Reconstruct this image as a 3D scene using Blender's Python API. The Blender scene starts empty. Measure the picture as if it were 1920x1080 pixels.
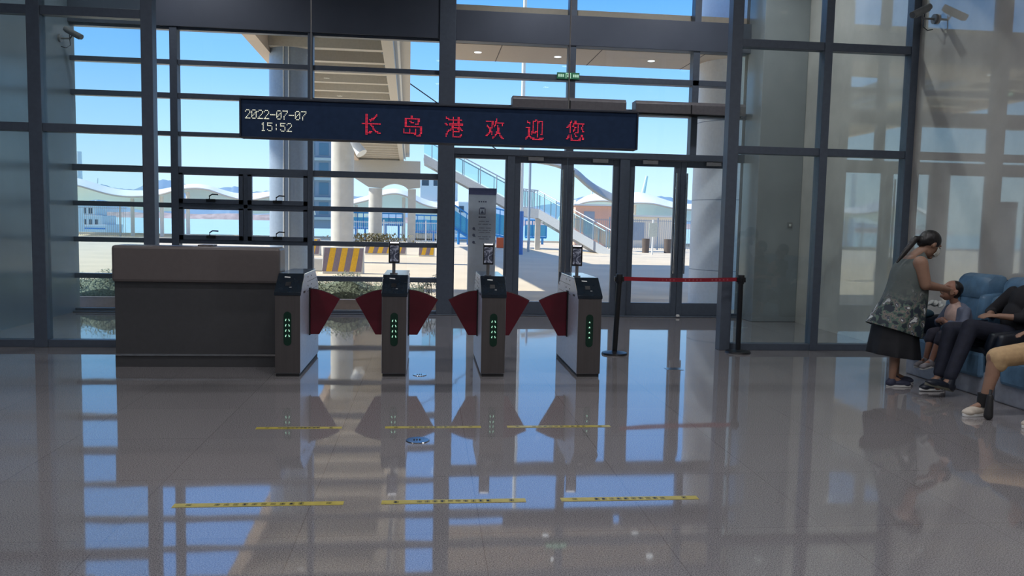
import bpy, bmesh, math, random
from mathutils import Vector, Matrix
random.seed(7)
sc = bpy.context.scene
C = sc.collection

# ------------------------------------------------------------------ camera
F_PX, YAW, PITCH, ROLL, EYE = 1491.7, 0.1066064, -0.0814339, 0.021489, 1.55
fw = Vector((math.sin(YAW)*math.cos(PITCH), math.cos(YAW)*math.cos(PITCH), math.sin(PITCH)))
rt0 = Vector((math.cos(YAW), -math.sin(YAW), 0))
up0 = rt0.cross(fw)
rt = rt0*math.cos(ROLL) + up0*math.sin(ROLL)
up = -rt0*math.sin(ROLL) + up0*math.cos(ROLL)
cd = bpy.data.cameras.new('camera')
cam = bpy.data.objects.new('camera', cd)
C.objects.link(cam)
cd.sensor_width = 36
cd.lens = F_PX/1920*36
cd.clip_end = 3000
cd.clip_start = 0.05
m = Matrix((rt, up, -fw)).transposed().to_4x4()
m.translation = (0, 0, EYE)
cam.matrix_world = m
sc.camera = cam

# ------------------------------------------------------------------ colour / view
sc.view_settings.view_transform = 'Standard'
sc.view_settings.look = 'None'
sc.view_settings.gamma = 1
sc.view_settings.exposure = 0.17
sc.cycles.transparent_max_bounces = 24
sc.cycles.max_bounces = 10
sc.cycles.diffuse_bounces = 5
sc.cycles.glossy_bounces = 5
sc.cycles.caustics_reflective = False
sc.cycles.caustics_refractive = False
sc.cycles.sample_clamp_indirect = 4


def lin(c):
    r = []
    for v in c:
        v = v/255
        r.append(v/12.92 if v <= 0.04045 else ((v+0.055)/1.055)**2.4)
    return tuple(r)+(1,)


# ------------------------------------------------------------------ sky
w = bpy.data.worlds.new('sky')
sc.world = w
w.use_nodes = True
nt = w.node_tree
nt.nodes.clear()
out = nt.nodes.new('ShaderNodeOutputWorld')
bg = nt.nodes.new('ShaderNodeBackground')
tc = nt.nodes.new('ShaderNodeTexCoord')
sx = nt.nodes.new('ShaderNodeSeparateXYZ')
rp = nt.nodes.new('ShaderNodeValToRGB')
nt.links.new(tc.outputs['Generated'], sx.inputs[0])
nt.links.new(sx.outputs['Z'], rp.inputs[0])
els = rp.color_ramp.elements
els[0].position = 0.0
els[0].color = lin((205, 228, 244))
els[1].position = 1.0
els[1].color = lin((70, 130, 215))
for p, c in ((0.04, (200, 227, 247)), (0.10, (170, 212, 248)), (0.18, (130, 188, 250)), (0.27, (98, 164, 242)), (0.5, (92, 152, 232))):
    e = els.new(p)
    e.color = lin(c)
bg.inputs[1].default_value = 1.3
nt.links.new(rp.outputs[0], bg.inputs[0])
nt.links.new(bg.outputs[0], out.inputs[0])

# ------------------------------------------------------------------ sun (from the left, a little beyond the facade line)
sd = bpy.data.lights.new('sun', 'SUN')
sd.energy = 5.8
sd.angle = 0.009
sd.color = (1, 0.95, 0.86)
so = bpy.data.objects.new('sun', sd)
C.objects.link(so)
so.rotation_euler = Vector((-0.78, 0.07, 0.62)).to_track_quat('Z', 'Y').to_euler()
so.location = (-20, 20, 30)

# ------------------------------------------------------------------ hall lighting: recessed ceiling panels
HALL = []


def hall_light(x, y, e, z=6.46):
    d = bpy.data.lights.new('downlight_beam', 'SPOT')
    d.spot_size = math.radians(150)
    d.spot_blend = 0.6
    d.shadow_soft_size = 0.09
    d.energy = e
    d.color = (0.97, 0.96, 1.0)
    o = bpy.data.objects.new('downlight_beam', d)
    C.objects.link(o)
    o.location = (x, y, z)
    HALL.append((x, y))


for ly in (-6.5, -2.5, 1.5, 5.2):
    for lx in (-3.6, 0.3, 4.2):
        hall_light(lx, ly, 230)
for lx in (-4.0, 1.9, 4.4):
    hall_light(lx, 11.3, 210)


# ================================================================== helpers
def at(x, y, Y):
    """point of the world at depth Y along the line of sight measured at (x, y)"""
    d = fw + rt*((x-960)/F_PX) - up*((y-540)/F_PX)
    t = Y/d.y
    return Vector((d.x*t, Y, EYE+d.z*t))


def mat(name, col, rough=0.5, metal=0.0, var=0.08, scale=20, bump=0.0, ior=1.5, emit=None, estr=0, coat=0, col2=None, stretch=None):
    M = bpy.data.materials.new(name)
    M.use_nodes = True
    n = M.node_tree
    b = n.nodes['Principled BSDF']
    c = lin(col)
    tc = n.nodes.new('ShaderNodeTexCoord')
    mp = n.nodes.new('ShaderNodeMapping')
    if stretch:
        mp.inputs['Scale'].default_value = stretch
    no = n.nodes.new('ShaderNodeTexNoise')
    no.inputs['Scale'].default_value = scale
    no.inputs['Detail'].default_value = 4
    n.links.new(tc.outputs['Object'], mp.inputs[0])
    n.links.new(mp.outputs[0], no.inputs['Vector'])
    r = n.nodes.new('ShaderNodeValToRGB')
    r.color_ramp.elements[0].position = 0.35
    r.color_ramp.elements[1].position = 0.65
    if col2:
        r.color_ramp.elements[0].color = c
        r.color_ramp.elements[1].color = lin(col2)
    else:
        r.color_ramp.elements[0].color = tuple(v*(1-var) for v in c[:3])+(1,)
        r.color_ramp.elements[1].color = tuple(min(1, v*(1+var)) for v in c[:3])+(1,)
    n.links.new(no.outputs[0], r.inputs[0])
    n.links.new(r.outputs[0], b.inputs['Base Color'])
    b.inputs['Roughness'].default_value = rough
    b.inputs['Metallic'].default_value = metal
    b.inputs['IOR'].default_value = ior
    b.inputs['Coat Weight'].default_value = coat
    if bump:
        bp = n.nodes.new('ShaderNodeBump')
        bp.inputs['Strength'].default_value = bump
        bp.inputs['Distance'].default_value = 0.02
        n.links.new(no.outputs[0], bp.inputs['Height'])
        n.links.new(bp.outputs[0], b.inputs['Normal'])
    if emit:
        b.inputs['Emission Color'].default_value = lin(emit)
        b.inputs['Emission Strength'].default_value = estr
    return M


def glass_mat(name, tint, refl=1.0):
    M = bpy.data.materials.new(name)
    M.use_nodes = True
    n = M.node_tree
    n.nodes.clear()
    o = n.nodes.new('ShaderNodeOutputMaterial')
    mx = n.nodes.new('ShaderNodeMixShader')
    t = n.nodes.new('ShaderNodeBsdfTransparent')
    t.inputs[0].default_value = tuple(tint)+(1,)
    g = n.nodes.new('ShaderNodeBsdfGlossy')
    g.inputs['Roughness'].default_value = 0.0
    g.inputs['Color'].default_value = (0.95, 1, 0.98, 1)
    lw = n.nodes.new('ShaderNodeLayerWeight')
    lw.inputs[0].default_value = 0.5
    pw = n.nodes.new('ShaderNodeMath')
    pw.operation = 'POWER'
    pw.inputs[1].default_value = 5
    fr = n.nodes.new('ShaderNodeMath')
    fr.operation = 'MULTIPLY_ADD'
    fr.inputs[1].default_value = 0.9
    fr.inputs[2].default_value = 0.035*refl
    n.links.new(lw.outputs['Facing'], pw.inputs[0])
    n.links.new(pw.outputs[0], fr.inputs[0])
    tcn = n.nodes.new('ShaderNodeTexCoord')
    no = n.nodes.new('ShaderNodeTexNoise')
    no.inputs['Scale'].default_value = 0.8
    bp = n.nodes.new('ShaderNodeBump')
    bp.inputs['Strength'].default_value = 0.03
    bp.inputs['Distance'].default_value = 0.05
    n.links.new(tcn.outputs['Object'], no.inputs['Vector'])
    n.links.new(no.outputs[0], bp.inputs['Height'])
    n.links.new(bp.outputs[0], g.inputs['Normal'])
    n.links.new(fr.outputs[0], mx.inputs[0])
    n.links.new(t.outputs[0], mx.inputs[1])
    n.links.new(g.outputs[0], mx.inputs[2])
    n.links.new(mx.outputs[0], o.inputs[0])
    return M


WLOC = {}


def basis(d):
    d = d.normalized()
    a = Vector((0, 0, 1)) if abs(d.z) < 0.9 else Vector((1, 0, 0))
    u = d.cross(a).normalized()
    return u, d.cross(u).normalized()


class MB:
    def __init__(s):
        s.v = []
        s.f = []

    def add(s, vs, fs):
        k = len(s.v)
        s.v += [Vector(p) for p in vs]
        s.f += [[i+k for i in f] for f in fs]
        return s

    def box(s, x0, x1, y0, y1, z0, z1):
        x0, x1 = sorted((x0, x1)); y0, y1 = sorted((y0, y1)); z0, z1 = sorted((z0, z1))
        return s.add([(x0, y0, z0), (x1, y0, z0), (x1, y1, z0), (x0, y1, z0), (x0, y0, z1), (x1, y0, z1), (x1, y1, z1), (x0, y1, z1)],
                     [[3, 2, 1, 0], [4, 5, 6, 7], [0, 1, 5, 4], [1, 2, 6, 5], [2, 3, 7, 6], [3, 0, 4, 7]])

    def cyl(s, p0, p1, r0, r1=None, n=16, e=1.0):
        r1 = r0 if r1 is None else r1
        p0, p1 = Vector(p0), Vector(p1)
        u, v = basis(p1-p0)
        vs = []
        for p, r in ((p0, r0), (p1, r1)):
            for i in range(n):
                a = 2*math.pi*i/n
                vs.append(p+u*math.cos(a)*r+v*math.sin(a)*r*e)
        fs = [[i, (i+1) % n, n+(i+1) % n, n+i] for i in range(n)]
        fs += [list(range(n))[::-1], list(range(n, 2*n))]
        return s.add(vs, fs)

    def tube(s, pts, r, n=8):
        pts = [Vector(p) for p in pts]
        vs = []
        for k, p in enumerate(pts):
            d = (pts[min(k+1, len(pts)-1)]-pts[max(k-1, 0)])
            u, v = basis(d)
            rr = r[k] if isinstance(r, (list, tuple)) else r
            vs += [p+u*math.cos(2*math.pi*i/n)*rr+v*math.sin(2*math.pi*i/n)*rr for i in range(n)]
        fs = []
        for k in range(len(pts)-1):
            fs += [[k*n+i, k*n+(i+1) % n, (k+1)*n+(i+1) % n, (k+1)*n+i] for i in range(n)]
        fs += [list(range(n))[::-1], list(range((len(pts)-1)*n, len(pts)*n))]
        return s.add(vs, fs)

    def prism(s, poly, axis, a, b):
        """poly: 2-D points; axis 'x': (y,z), 'y': (x,z), 'z': (x,y)"""
        def P(q, t):
            return {'x': (t, q[0], q[1]), 'y': (q[0], t, q[1]), 'z': (q[0], q[1], t)}[axis]
        n = len(poly)
        vs = [P(q, a) for q in poly]+[P(q, b) for q in poly]
        fs = [[i, (i+1) % n, n+(i+1) % n, n+i] for i in range(n)]+[list(range(n))[::-1], list(range(n, 2*n))]
        return s.add(vs, fs)

    def capsule(s, p0, p1, r0, r1, n=14):
        p0, p1 = Vector(p0), Vector(p1)
        d = p1-p0
        L = max(d.length, 1e-4)
        u, v = basis(d if d.length > 1e-5 else Vector((0, 0, 1)))
        w_ = d/L if d.length > 1e-5 else Vector((0, 0, 1))
        rings = []
        for k in range(1, 6):
            a = math.pi/2*(1-k/5)
            rings.append((p0-w_*math.sin(a)*r0, r0*math.cos(a)))
        for k in range(0, 5):
            a = math.pi/2*k/5
            rings.append((p1+w_*math.sin(a)*r1, r1*math.cos(a)))
        vs = [p0-w_*r0]
        for c, r in rings:
            vs += [c+u*math.cos(2*math.pi*i/n)*r+v*math.sin(2*math.pi*i/n)*r for i in range(n)]
        vs.append(p1+w_*r1)
        fs = [[0, 1+(i+1) % n, 1+i] for i in range(n)]
        for k in range(len(rings)-1):
            fs += [[1+k*n+i, 1+k*n+(i+1) % n, 1+(k+1)*n+(i+1) % n, 1+(k+1)*n+i] for i in range(n)]
        b0 = 1+(len(rings)-1)*n
        fs += [[b0+i, b0+(i+1) % n, len(vs)-1] for i in range(n)]
        return s.add(vs, fs)

    def ell(s, c, ax, ay, az, n=18, m=12):
        """ellipsoid with axis vectors"""
        c, ax, ay, az = Vector(c), Vector(ax), Vector(ay), Vector(az)
        vs = [c-az]
        for k in range(1, m):
            t = -math.pi/2+math.pi*k/m
            for i in range(n):
                a = 2*math.pi*i/n
                vs.append(c+ax*math.cos(t)*math.cos(a)+ay*math.cos(t)*math.sin(a)+az*math.sin(t))
        vs.append(c+az)
        fs = [[0, 1+(i+1) % n, 1+i] for i in range(n)]
        for k in range(m-2):
            fs += [[1+k*n+i, 1+k*n+(i+1) % n, 1+(k+1)*n+(i+1) % n, 1+(k+1)*n+i] for i in range(n)]
        b0 = 1+(m-2)*n
        fs += [[b0+i, b0+(i+1) % n, len(vs)-1] for i in range(n)]
        return s.add(vs, fs)

    def build(s, name, M, parent=None, bevel=0, smooth=False, remesh=0, relax=3, subsurf=0, solid=0, fixn=True):
        bm = bmesh.new()
        for p in s.v:
            bm.verts.new(p)
        bm.verts.ensure_lookup_table()
        for f in s.f:
            try:
                bm.faces.new([bm.verts[i] for i in f])
            except ValueError:
                pass
        if fixn:
            bmesh.ops.recalc_face_normals(bm, faces=bm.faces)
        lo = Vector([min(v.co[i] for v in bm.verts) for i in range(3)])
        hi = Vector([max(v.co[i] for v in bm.verts) for i in range(3)])
        org = Vector(((lo.x+hi.x)/2, (lo.y+hi.y)/2, lo.z))
        bmesh.ops.translate(bm, verts=bm.verts, vec=-org)
        me = bpy.data.meshes.new(name)
        bm.to_mesh(me)
        bm.free()
        o = bpy.data.objects.new(name, me)
        C.objects.link(o)
        me.materials.append(M)
        if remesh or bevel or subsurf or solid:
            if solid:
                md = o.modifiers.new('s', 'SOLIDIFY')
                md.thickness = solid
                md.offset = 0
            if remesh:
                md = o.modifiers.new('r', 'REMESH')
                md.mode = 'VOXEL'
                md.voxel_size = remesh
                md.use_smooth_shade = True
                md = o.modifiers.new('s', 'SMOOTH')
                md.factor = 0.5
                md.iterations = relax
            if bevel:
                md = o.modifiers.new('b', 'BEVEL')
                md.width = bevel
                md.segments = 2
                md.limit_method = 'ANGLE'
                md.angle_limit = 0.6
            if subsurf:
                md = o.modifiers.new('u', 'SUBSURF')
                md.levels = subsurf
                md.render_levels = subsurf
            dg = bpy.context.evaluated_depsgraph_get()
            me2 = bpy.data.meshes.new_from_object(o.evaluated_get(dg))
            me2.name = name
            o.modifiers.clear()
            o.data = me2
            bpy.data.meshes.remove(me)
            me = me2
            if not me.materials:
                me.materials.append(M)
        if smooth or remesh:
            me.polygons.foreach_set('use_smooth', [True]*len(me.polygons))
            if not remesh:
                me.set_sharp_from_angle(angle=0.7)
        WLOC[o.name] = org
        if parent:
            o.parent = parent
            o.location = org-WLOC[parent.name]
        else:
            o.location = org
        return o


def tag(o, label, cat, group=None, kind=None):
    if label: o['label'] = label
    if cat: o['category'] = cat
    if group: o['group'] = group
    if kind: o['kind'] = kind
    return o


def thing(name, loc, label, cat, group=None):
    o = bpy.data.objects.new(name, None)
    C.objects.link(o)
    o.location = loc
    o.empty_display_size = 0.1
    WLOC[o.name] = Vector(loc)
    return tag(o, label, cat, group)


def struct(o):
    o['kind'] = 'structure'
    return o


def copy_tree(o, parent=None):
    c = o.copy()
    C.objects.link(c)
    WLOC[c.name] = WLOC[o.name]
    if parent:
        c.parent = parent
    for ch in list(o.children):
        copy_tree(ch, c)
    return c


# ================================================================== materials
def floor_mat():
    M = bpy.data.materials.new('polished_granite_floor')
    M.use_nodes = True
    n = M.node_tree
    b = n.nodes['Principled BSDF']
    tc = n.nodes.new('ShaderNodeTexCoord')
    no = n.nodes.new('ShaderNodeTexNoise')
    no.inputs['Scale'].default_value = 160
    no.inputs['Detail'].default_value = 3
    n.links.new(tc.outputs['Object'], no.inputs['Vector'])
    r = n.nodes.new('ShaderNodeValToRGB')
    r.color_ramp.elements[0].position = 0.36
    r.color_ramp.elements[0].color = lin((98, 96, 98))
    r.color_ramp.elements[1].position = 0.64
    r.color_ramp.elements[1].color = lin((162, 158, 158))
    n.links.new(no.outputs[0], r.inputs[0])
    # large stone slabs 0.8 x 0.8 with thin joints
    br = n.nodes.new('ShaderNodeTexBrick')
    br.offset = 0
    br.inputs['Scale'].default_value = 1
    br.inputs['Brick Width'].default_value = 0.9
    br.inputs['Row Height'].default_value = 0.9
    br.inputs['Mortar Size'].default_value = 0.0022
    br.inputs['Mortar Smooth'].default_value = 0.1
    br.inputs['Color1'].default_value = (1, 1, 1, 1)
    br.inputs['Color2'].default_value = (0.93, 0.93, 0.94, 1)
    br.inputs['Mortar'].default_value = (0.66, 0.63, 0.62, 1)
    n.links.new(tc.outputs['Object'], br.inputs['Vector'])
    mx = n.nodes.new('ShaderNodeMixRGB')
    mx.blend_type = 'MULTIPLY'
    mx.inputs[0].default_value = 1
    n.links.new(r.outputs[0], mx.inputs[1])
    n.links.new(br.outputs['Color'], mx.inputs[2])
    n.links.new(mx.outputs[0], b.inputs['Base Color'])
    b.inputs['IOR'].default_value = 2.7
    no2 = n.nodes.new('ShaderNodeTexNoise')
    no2.inputs['Scale'].default_value = 1.3
    n.links.new(tc.outputs['Object'], no2.inputs['Vector'])
    mr = n.nodes.new('ShaderNodeMapRange')
    mr.inputs['To Min'].default_value = 0.02
    mr.inputs['To Max'].default_value = 0.055
    n.links.new(no2.outputs[0], mr.inputs['Value'])
    n.links.new(mr.outputs[0], b.inputs['Roughness'])
    bp = n.nodes.new('ShaderNodeBump')
    bp.inputs['Strength'].default_value = 0.035
    bp.inputs['Distance'].default_value = 0.03
    n.links.new(no2.outputs[0], bp.inputs['Height'])
    n.links.new(bp.outputs[0], b.inputs['Normal'])
    return M


M_floor = floor_mat()
M_stone = mat('polished_wall_stone', (212, 208, 200), 0.03, var=0.12, scale=1.6, ior=2.4)
M_ceil = mat('ceiling_board', (150, 148, 145), 0.8)
M_wallb = mat('painted_wall', (120, 116, 112), 0.7)
M_frame = mat('dark_grey_aluminium', (92, 102, 116), 0.4, 0.3, var=0.05)
M_panel = mat('dark_spandrel_panel', (80, 88, 102), 0.45, 0.2, var=0.05, scale=2)
M_glass = glass_mat('facade_glass', (0.955, 0.985, 0.985))
M_glassp = glass_mat('partition_glass', (0.90, 0.95, 0.94), 1.25)
M_black = mat('black_plastic', (22, 24, 28), 0.35)
M_pave = mat('pale_paving', (226, 206, 178), 0.8, var=0.05, scale=0.6)
M_white = mat('white_paint', (225, 225, 222), 0.5, var=0.03)
M_steel = mat('brushed_stainless_steel', (150, 146, 144), 0.3, 0.85, var=0.06, scale=30, stretch=(1, 1, 0.05))
M_counter = mat('warm_grey_laminate', (102, 95, 93), 0.4, var=0.03)
M_counter2 = mat('dark_grey_laminate', (70, 70, 72), 0.35, var=0.04)
M_navy = mat('dark_glossy_reader_panel', (28, 38, 48), 0.12)
M_red = mat('translucent_red_acrylic', (98, 28, 42), 0.25, var=0.04)
M_led = mat('green_white_led', (200, 255, 220), 0.5, emit=(170, 240, 205), estr=0.6)
M_slot = mat('dark_green_light_window', (10, 30, 26), 0.15, emit=(4, 60, 40), estr=0.1)
M_cam = mat('grey_camera_housing', (120, 122, 124), 0.4)
M_chrome = mat('chrome', (190, 190, 190), 0.15, 1.0)
M_soffit = mat('beige_metal_soffit', (205, 186, 168), 0.5, var=0.03)
M_conc = mat('pale_concrete', (205, 200, 190), 0.8, var=0.06, scale=3)
M_colw = mat('white_metal_column_cladding', (246, 248, 252), 0.35, 0.0, var=0.03)
M_colg = mat('blue_grey_column_cladding', (150, 162, 178), 0.35, 0.1, var=0.04)
M_beam = mat('light_grey_steel_paint', (186, 180, 170), 0.5, var=0.04)
M_membrane = mat('white_membrane', (250, 244, 232), 0.6, var=0.02)
M_bluep = mat('bright_blue_paint', (30, 130, 200), 0.4)
M_water = mat('sea_water', (176, 204, 204), 0.9, var=0.06, ior=1.1, scale=0.3, stretch=(0.2, 1, 1))
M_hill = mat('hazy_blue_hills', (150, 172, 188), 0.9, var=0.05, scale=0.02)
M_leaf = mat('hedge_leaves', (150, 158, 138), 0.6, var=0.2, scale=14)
M_dark = mat('dark_rubber', (26, 26, 28), 0.6)

# ================================================================== THE SETTING
YF, YP = 13.30, 9.72
XL, XR = -5.56, 6.13
ZC = 6.5
struct(MB().box(XL-0.3, XR+0.3, -9.3, YF+0.12, -0.2, 0).build('floor', M_floor))
struct(MB().box(XL-0.3, XR+0.3, -9.3, YF+0.12, ZC, ZC+0.25).build('ceiling', M_ceil))
M_stonel = mat('honed_grey_stone', (122, 138, 152), 0.2, var=0.06, scale=1.2, ior=1.5)
struct(MB().box(XL-0.3, XL, -9.3, YF+0.12, 0, ZC).build('wall_left', M_stonel))
struct(MB().box(XR, XR+0.3, -9.3, YF+0.12, 0, ZC).build('wall_right', M_stone))
struct(MB().box(XL, XR, -9.3, -9.0, 0, ZC).build('wall_back', M_wallb))
struct(MB().box(5.37, XR, 12.65, YF-0.001, 0, ZC).build('wall_block', mat('satin_grey_stone', (150, 156, 160), 0.22, var=0.06, scale=1.5), bevel=0.01))

# big tall pavings and quay outside
struct(MB().box(-90, 120, YF+0.12, 66, -0.35, -0.03).build('ground', M_pave))

# ---- far facade: posts (full height)
def trim(n, *boxes, M=M_frame):
    b = MB()
    for q in boxes:
        b.box(*q)
    return struct(b.build('trim_%d' % n, M, bevel=0.006))


ya, yb = YF-0.09, YF+0.09
trim(1, (-4.063, -3.948, ya, yb, 0, ZC))
trim(2, (-1.942, -1.857, ya, yb, 0, ZC))
trim(3, (0.149, 0.412, ya-0.05, yb, 0, ZC))
trim(4, (2.268, 2.395, ya, yb, 2.765, ZC))
trim(5, (4.389, 4.502, ya, yb, 2.765, ZC))
trim(6, (1.296, 1.421, ya, yb, 0, 2.765))
trim(7, (3.20, 3.365, ya, yb, 0, 2.765))
trim(8, (5.168, 5.215, ya, yb, 0, ZC))
trim(9, (XL, 0.149, ya-0.02, yb, 4.50, ZC), M=M_panel)           # spandrel, left bays
trim(10, (0.412, 5.37, ya-0.02, yb, 4.48, 4.965), M=M_panel)       # spandrel, right bays
trim(11, (0.412, 5.17, ya-0.01, yb, 2.66, 2.765))                 # door header
trim(12, (0.412, 5.17, ya, yb, 3.39, 3.485))
trim(13, (0.412, 5.17, ya, yb, 3.914, 4.008))
trim(14, (XL, XR, YF-0.16, YF+0.1, 0.0, 0.018))                     # threshold


def slat_window(n, x0, x1, zs, ztop, z0=0.0, M=M_frame, g=M_glass, y=YF, hd=0.06):
    b = MB()
    for a, c in zs:
        b.box(x0, x1, y-hd, y+hd, a, c)
    o = struct(b.build('window_%d' % n, M, bevel=0.004))
    MB().box(x0, x1, y-0.004, y+0.004, z0, ztop).build('pane', g, o)
    return o


SL = [(0.018, 0.058), (0.535, 0.612), (1.113, 1.19), (1.68, 1.757), (2.23, 2.33), (2.815, 2.884), (3.40, 3.485), (3.924, 4.0), (4.46, 4.5)]
slat_window(1, XL, -4.063, SL, 4.5)
slat_window(3, -1.857, 0.149, SL, 4.5)
B2 = [s for s in SL if s[0] not in (1.68, 2.23, 1.113)]
w2 = slat_window(2, -3.948, -1.942, B2, 4.5)
# lattice of the four tilting windows in bay two
b = MB()
b.box(-3.948, -1.942, YF-0.065, YF+0.065, 2.235, 2.335).box(-3.948, -1.942, YF-0.065, YF+0.065, 1.69, 1.755).box(-3.948, -1.942, YF-0.065, YF+0.065, 1.11, 1.175)
b.box(-2.955, -2.885, YF-0.065, YF+0.065, 1.175, 2.235)
b.build('casement_frame', M_frame, w2, bevel=0.004)
for (x0, x1) in ((-3.948, -2.955), (-2.885, -1.942)):
    for (z0, z1) in ((1.755, 2.235), (1.175, 1.69)):
        f = 0.068
        s = MB().box(x0, x1, YF-0.085, YF-0.02, z0, z0+f+0.005).box(x0, x1, YF-0.085, YF-0.02, z1-f*0.45, z1)
        s.box(x0, x0+f, YF-0.085, YF-0.02, z0, z1).box(x1-f, x1, YF-0.085, YF-0.02, z0, z1)
        so_ = s.build('sash', M_frame, w2, bevel=0.003)
        xc = (x0+x1)/2
        h = MB().box(xc-0.07, xc+0.07, YF-0.11, YF-0.085, z0+0.03, z0+0.075)
        h.tube([(xc-0.02, YF-0.1, z0+0.07), (xc-0.015, YF-0.12, z0+0.12), (xc+0.03, YF-0.12, z0+0.15), (xc+0.12, YF-0.12, z0+0.145)], 0.011)
        h.build('handle', M_black, so_, smooth=True)
# upper panes of the right bays and the fixed sidelight
struct(MB().box(0.412, 5.17, YF-0.004, YF+0.004, 2.765, ZC).build('window_4', M_glass))
sl = struct(MB().box(0.412, 1.296, ya+0.02, yb-0.02, 2.60, 2.66).box(0.412, 1.296, ya+0.02, yb-0.02, 0.018, 0.23).box(1.27, 1.296, ya+0.02, yb-0.02, 0.2, 2.62).box(0.412, 0.44, ya+0.02, yb-0.02, 0.2, 2.62).build('window_5', M_frame, bevel=0.004))
MB().box(0.44, 1.27, YF-0.004, YF+0.004, 0.23, 2.60).build('pane', M_glass, sl)
w6 = struct(MB().box(5.215, 5.37, YF-0.05, YF+0.05, 2.66, 2.8).box(5.215, 5.37, YF-0.05, YF+0.05, 3.39, 3.485).box(5.215, 5.37, YF-0.05, YF+0.05, 0.018, 0.06).build('window_6', M_frame))
MB().box(5.215, 5.37, YF-0.004, YF+0.004, 0.06, 4.48).build('pane', M_glass, w6)


def door(n, x0, x1, side):
    y0, y1 = YF-0.035, YF+0.035
    st = 0.10
    f = MB().box(x0, x0+st, y0, y1, 0.02, 2.655).box(x1-st, x1, y0, y1, 0.02, 2.655)
    f.box(x0+st, x1-st, y0, y1, 2.555, 2.655).box(x0+st, x1-st, y0, y1, 0.02, 0.235)
    d = struct(f.build('door_%d' % n, M_frame, bevel=0.004))
    MB().box(x0+st, x1-st, YF-0.004, YF+0.004, 0.235, 2.555).build('pane', M_glass, d)
    hx = x1-0.085 if side > 0 else x0+0.085
    h = MB().cyl((hx, YF-0.11, 0.75), (hx, YF-0.11, 2.45), 0.016, n=10)
    for z in (1.0, 1.6, 2.2):
        h.cyl((hx, YF-0.11, z), (hx, YF-0.03, z), 0.01, n=8)
    h.build('pull_handle', M_chrome, d, smooth=True)
    cx = (x0+x1)/2+(0.1 if side < 0 else -0.1)
    MB().box(cx-0.13, cx+0.13, YF-0.10, YF-0.036, 2.585, 2.645).box(cx-0.02, cx+0.2, YF-0.09, YF-0.07, 2.65, 2.665).build('door_closer', M_cam, d, bevel=0.005)
    return d


door(1, 1.425, 2.31, 1)
door(2, 2.318, 3.197, -1)
door(3, 3.368, 4.262, 1)
door(4, 4.268, 5.165, -1)
struct(MB().box(5.37, XR, YF, YF+0.12, 0, ZC).build('wall_front', M_wallb))
tag(MB().cyl((4.265, YF-0.16, 0.018), (4.265, YF-0.16, 0.05), 0.035, 0.028, n=20).build('door_stop', M_white, bevel=0.004), 'small white floor stop at the meeting edge of the right double door', 'door stop')  # short white disc on the floor at the foot of the doors


# ---- near partition
def part_window(n, x0, x1):
    zs = [(0.0, 0.085), (2.475, 2.57), (3.775, 3.875), (5.1, 5.2), (6.4, 6.5)]
    b = MB()
    for a, c in zs:
        b.box(x0, x1, YP-0.06, YP+0.06, a, c)
    o = struct(b.build('window_%d' % n, M_frame, bevel=0.004))
    MB().box(x0, x1, YP-0.006, YP+0.006, 0.085, 6.4).build('pane', M_glassp, o)


part_window(8, XL, -4.51)
part_window(9, -4.365, -3.28)
part_window(10, 3.825, 4.885)
part_window(11, 4.99, 6.03)
pa, pb = YP-0.075, YP+0.075
trim(15, (-4.51, -4.365, pa, pb, 0, ZC))
trim(16, (-3.28, -3.15, pa, pb, 0, ZC))
trim(17, (3.685, 3.825, pa, pb, 0, ZC))
trim(18, (4.885, 4.99, pa, pb, 0, ZC))
trim(19, (6.03, XR, pa, pb, 0, ZC))

# ---- recessed downlights that carry the hall light
M_white2 = mat('lamp_diffuser', (240, 238, 230), 0.4, emit=(255, 244, 232), estr=3)
for i, (x, y) in enumerate(HALL):
    t = thing('downlight', (x, y, ZC), 'round recessed ceiling downlight, %s column, %s row' % (('left', 'middle', 'right')[i % 3], ('rearmost', 'second', 'third', 'fourth', 'foremost')[i//3]), 'downlight', 'hall ceiling downlights')
    MB().cyl((x, y, ZC-0.02), (x, y, ZC-0.001), 0.13, n=28).build('trim_ring', M_white, t)
    MB().cyl((x, y, ZC-0.024), (x, y, ZC-0.0205), 0.10, n=28).build('diffuser', M_white2, t)

# ================================================================== air curtains, exit sign, cameras, switch
for (x0, x1, lb) in ((1.33, 3.20, 'long grey air curtain above the left double door, partly behind the led board'), (3.36, 5.23, 'long grey air curtain above the right double door, beside the pillar')):
    t = thing('air_curtain', ((x0+x1)/2, YF-0.2, 3.36), lb, 'air curtain', 'air curtains above the doors')
    MB().prism([(ya-0.28, 3.40), (ya-0.001, 3.40), (ya-0.001, 3.60), (ya-0.24, 3.60), (ya-0.28, 3.55)], 'x', x0, x1).build('housing', mat('grey_enamel', (98, 96, 100), 0.4) if x0 < 2 else bpy.data.materials['grey_enamel'], t, bevel=0.008)
    g = MB()
    for k in range(3):
        g.box(x0+0.06, x1-0.06, ya-0.22+k*0.06, ya-0.2+k*0.06, 3.38, 3.40)
    g.build('outlet_grille', M_black, t)
    MB().box((x0+x1)/2-0.01, (x0+x1)/2+0.01, ya-0.284, ya-0.28, 3.40, 3.55).build('seam', M_black, t)

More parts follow.
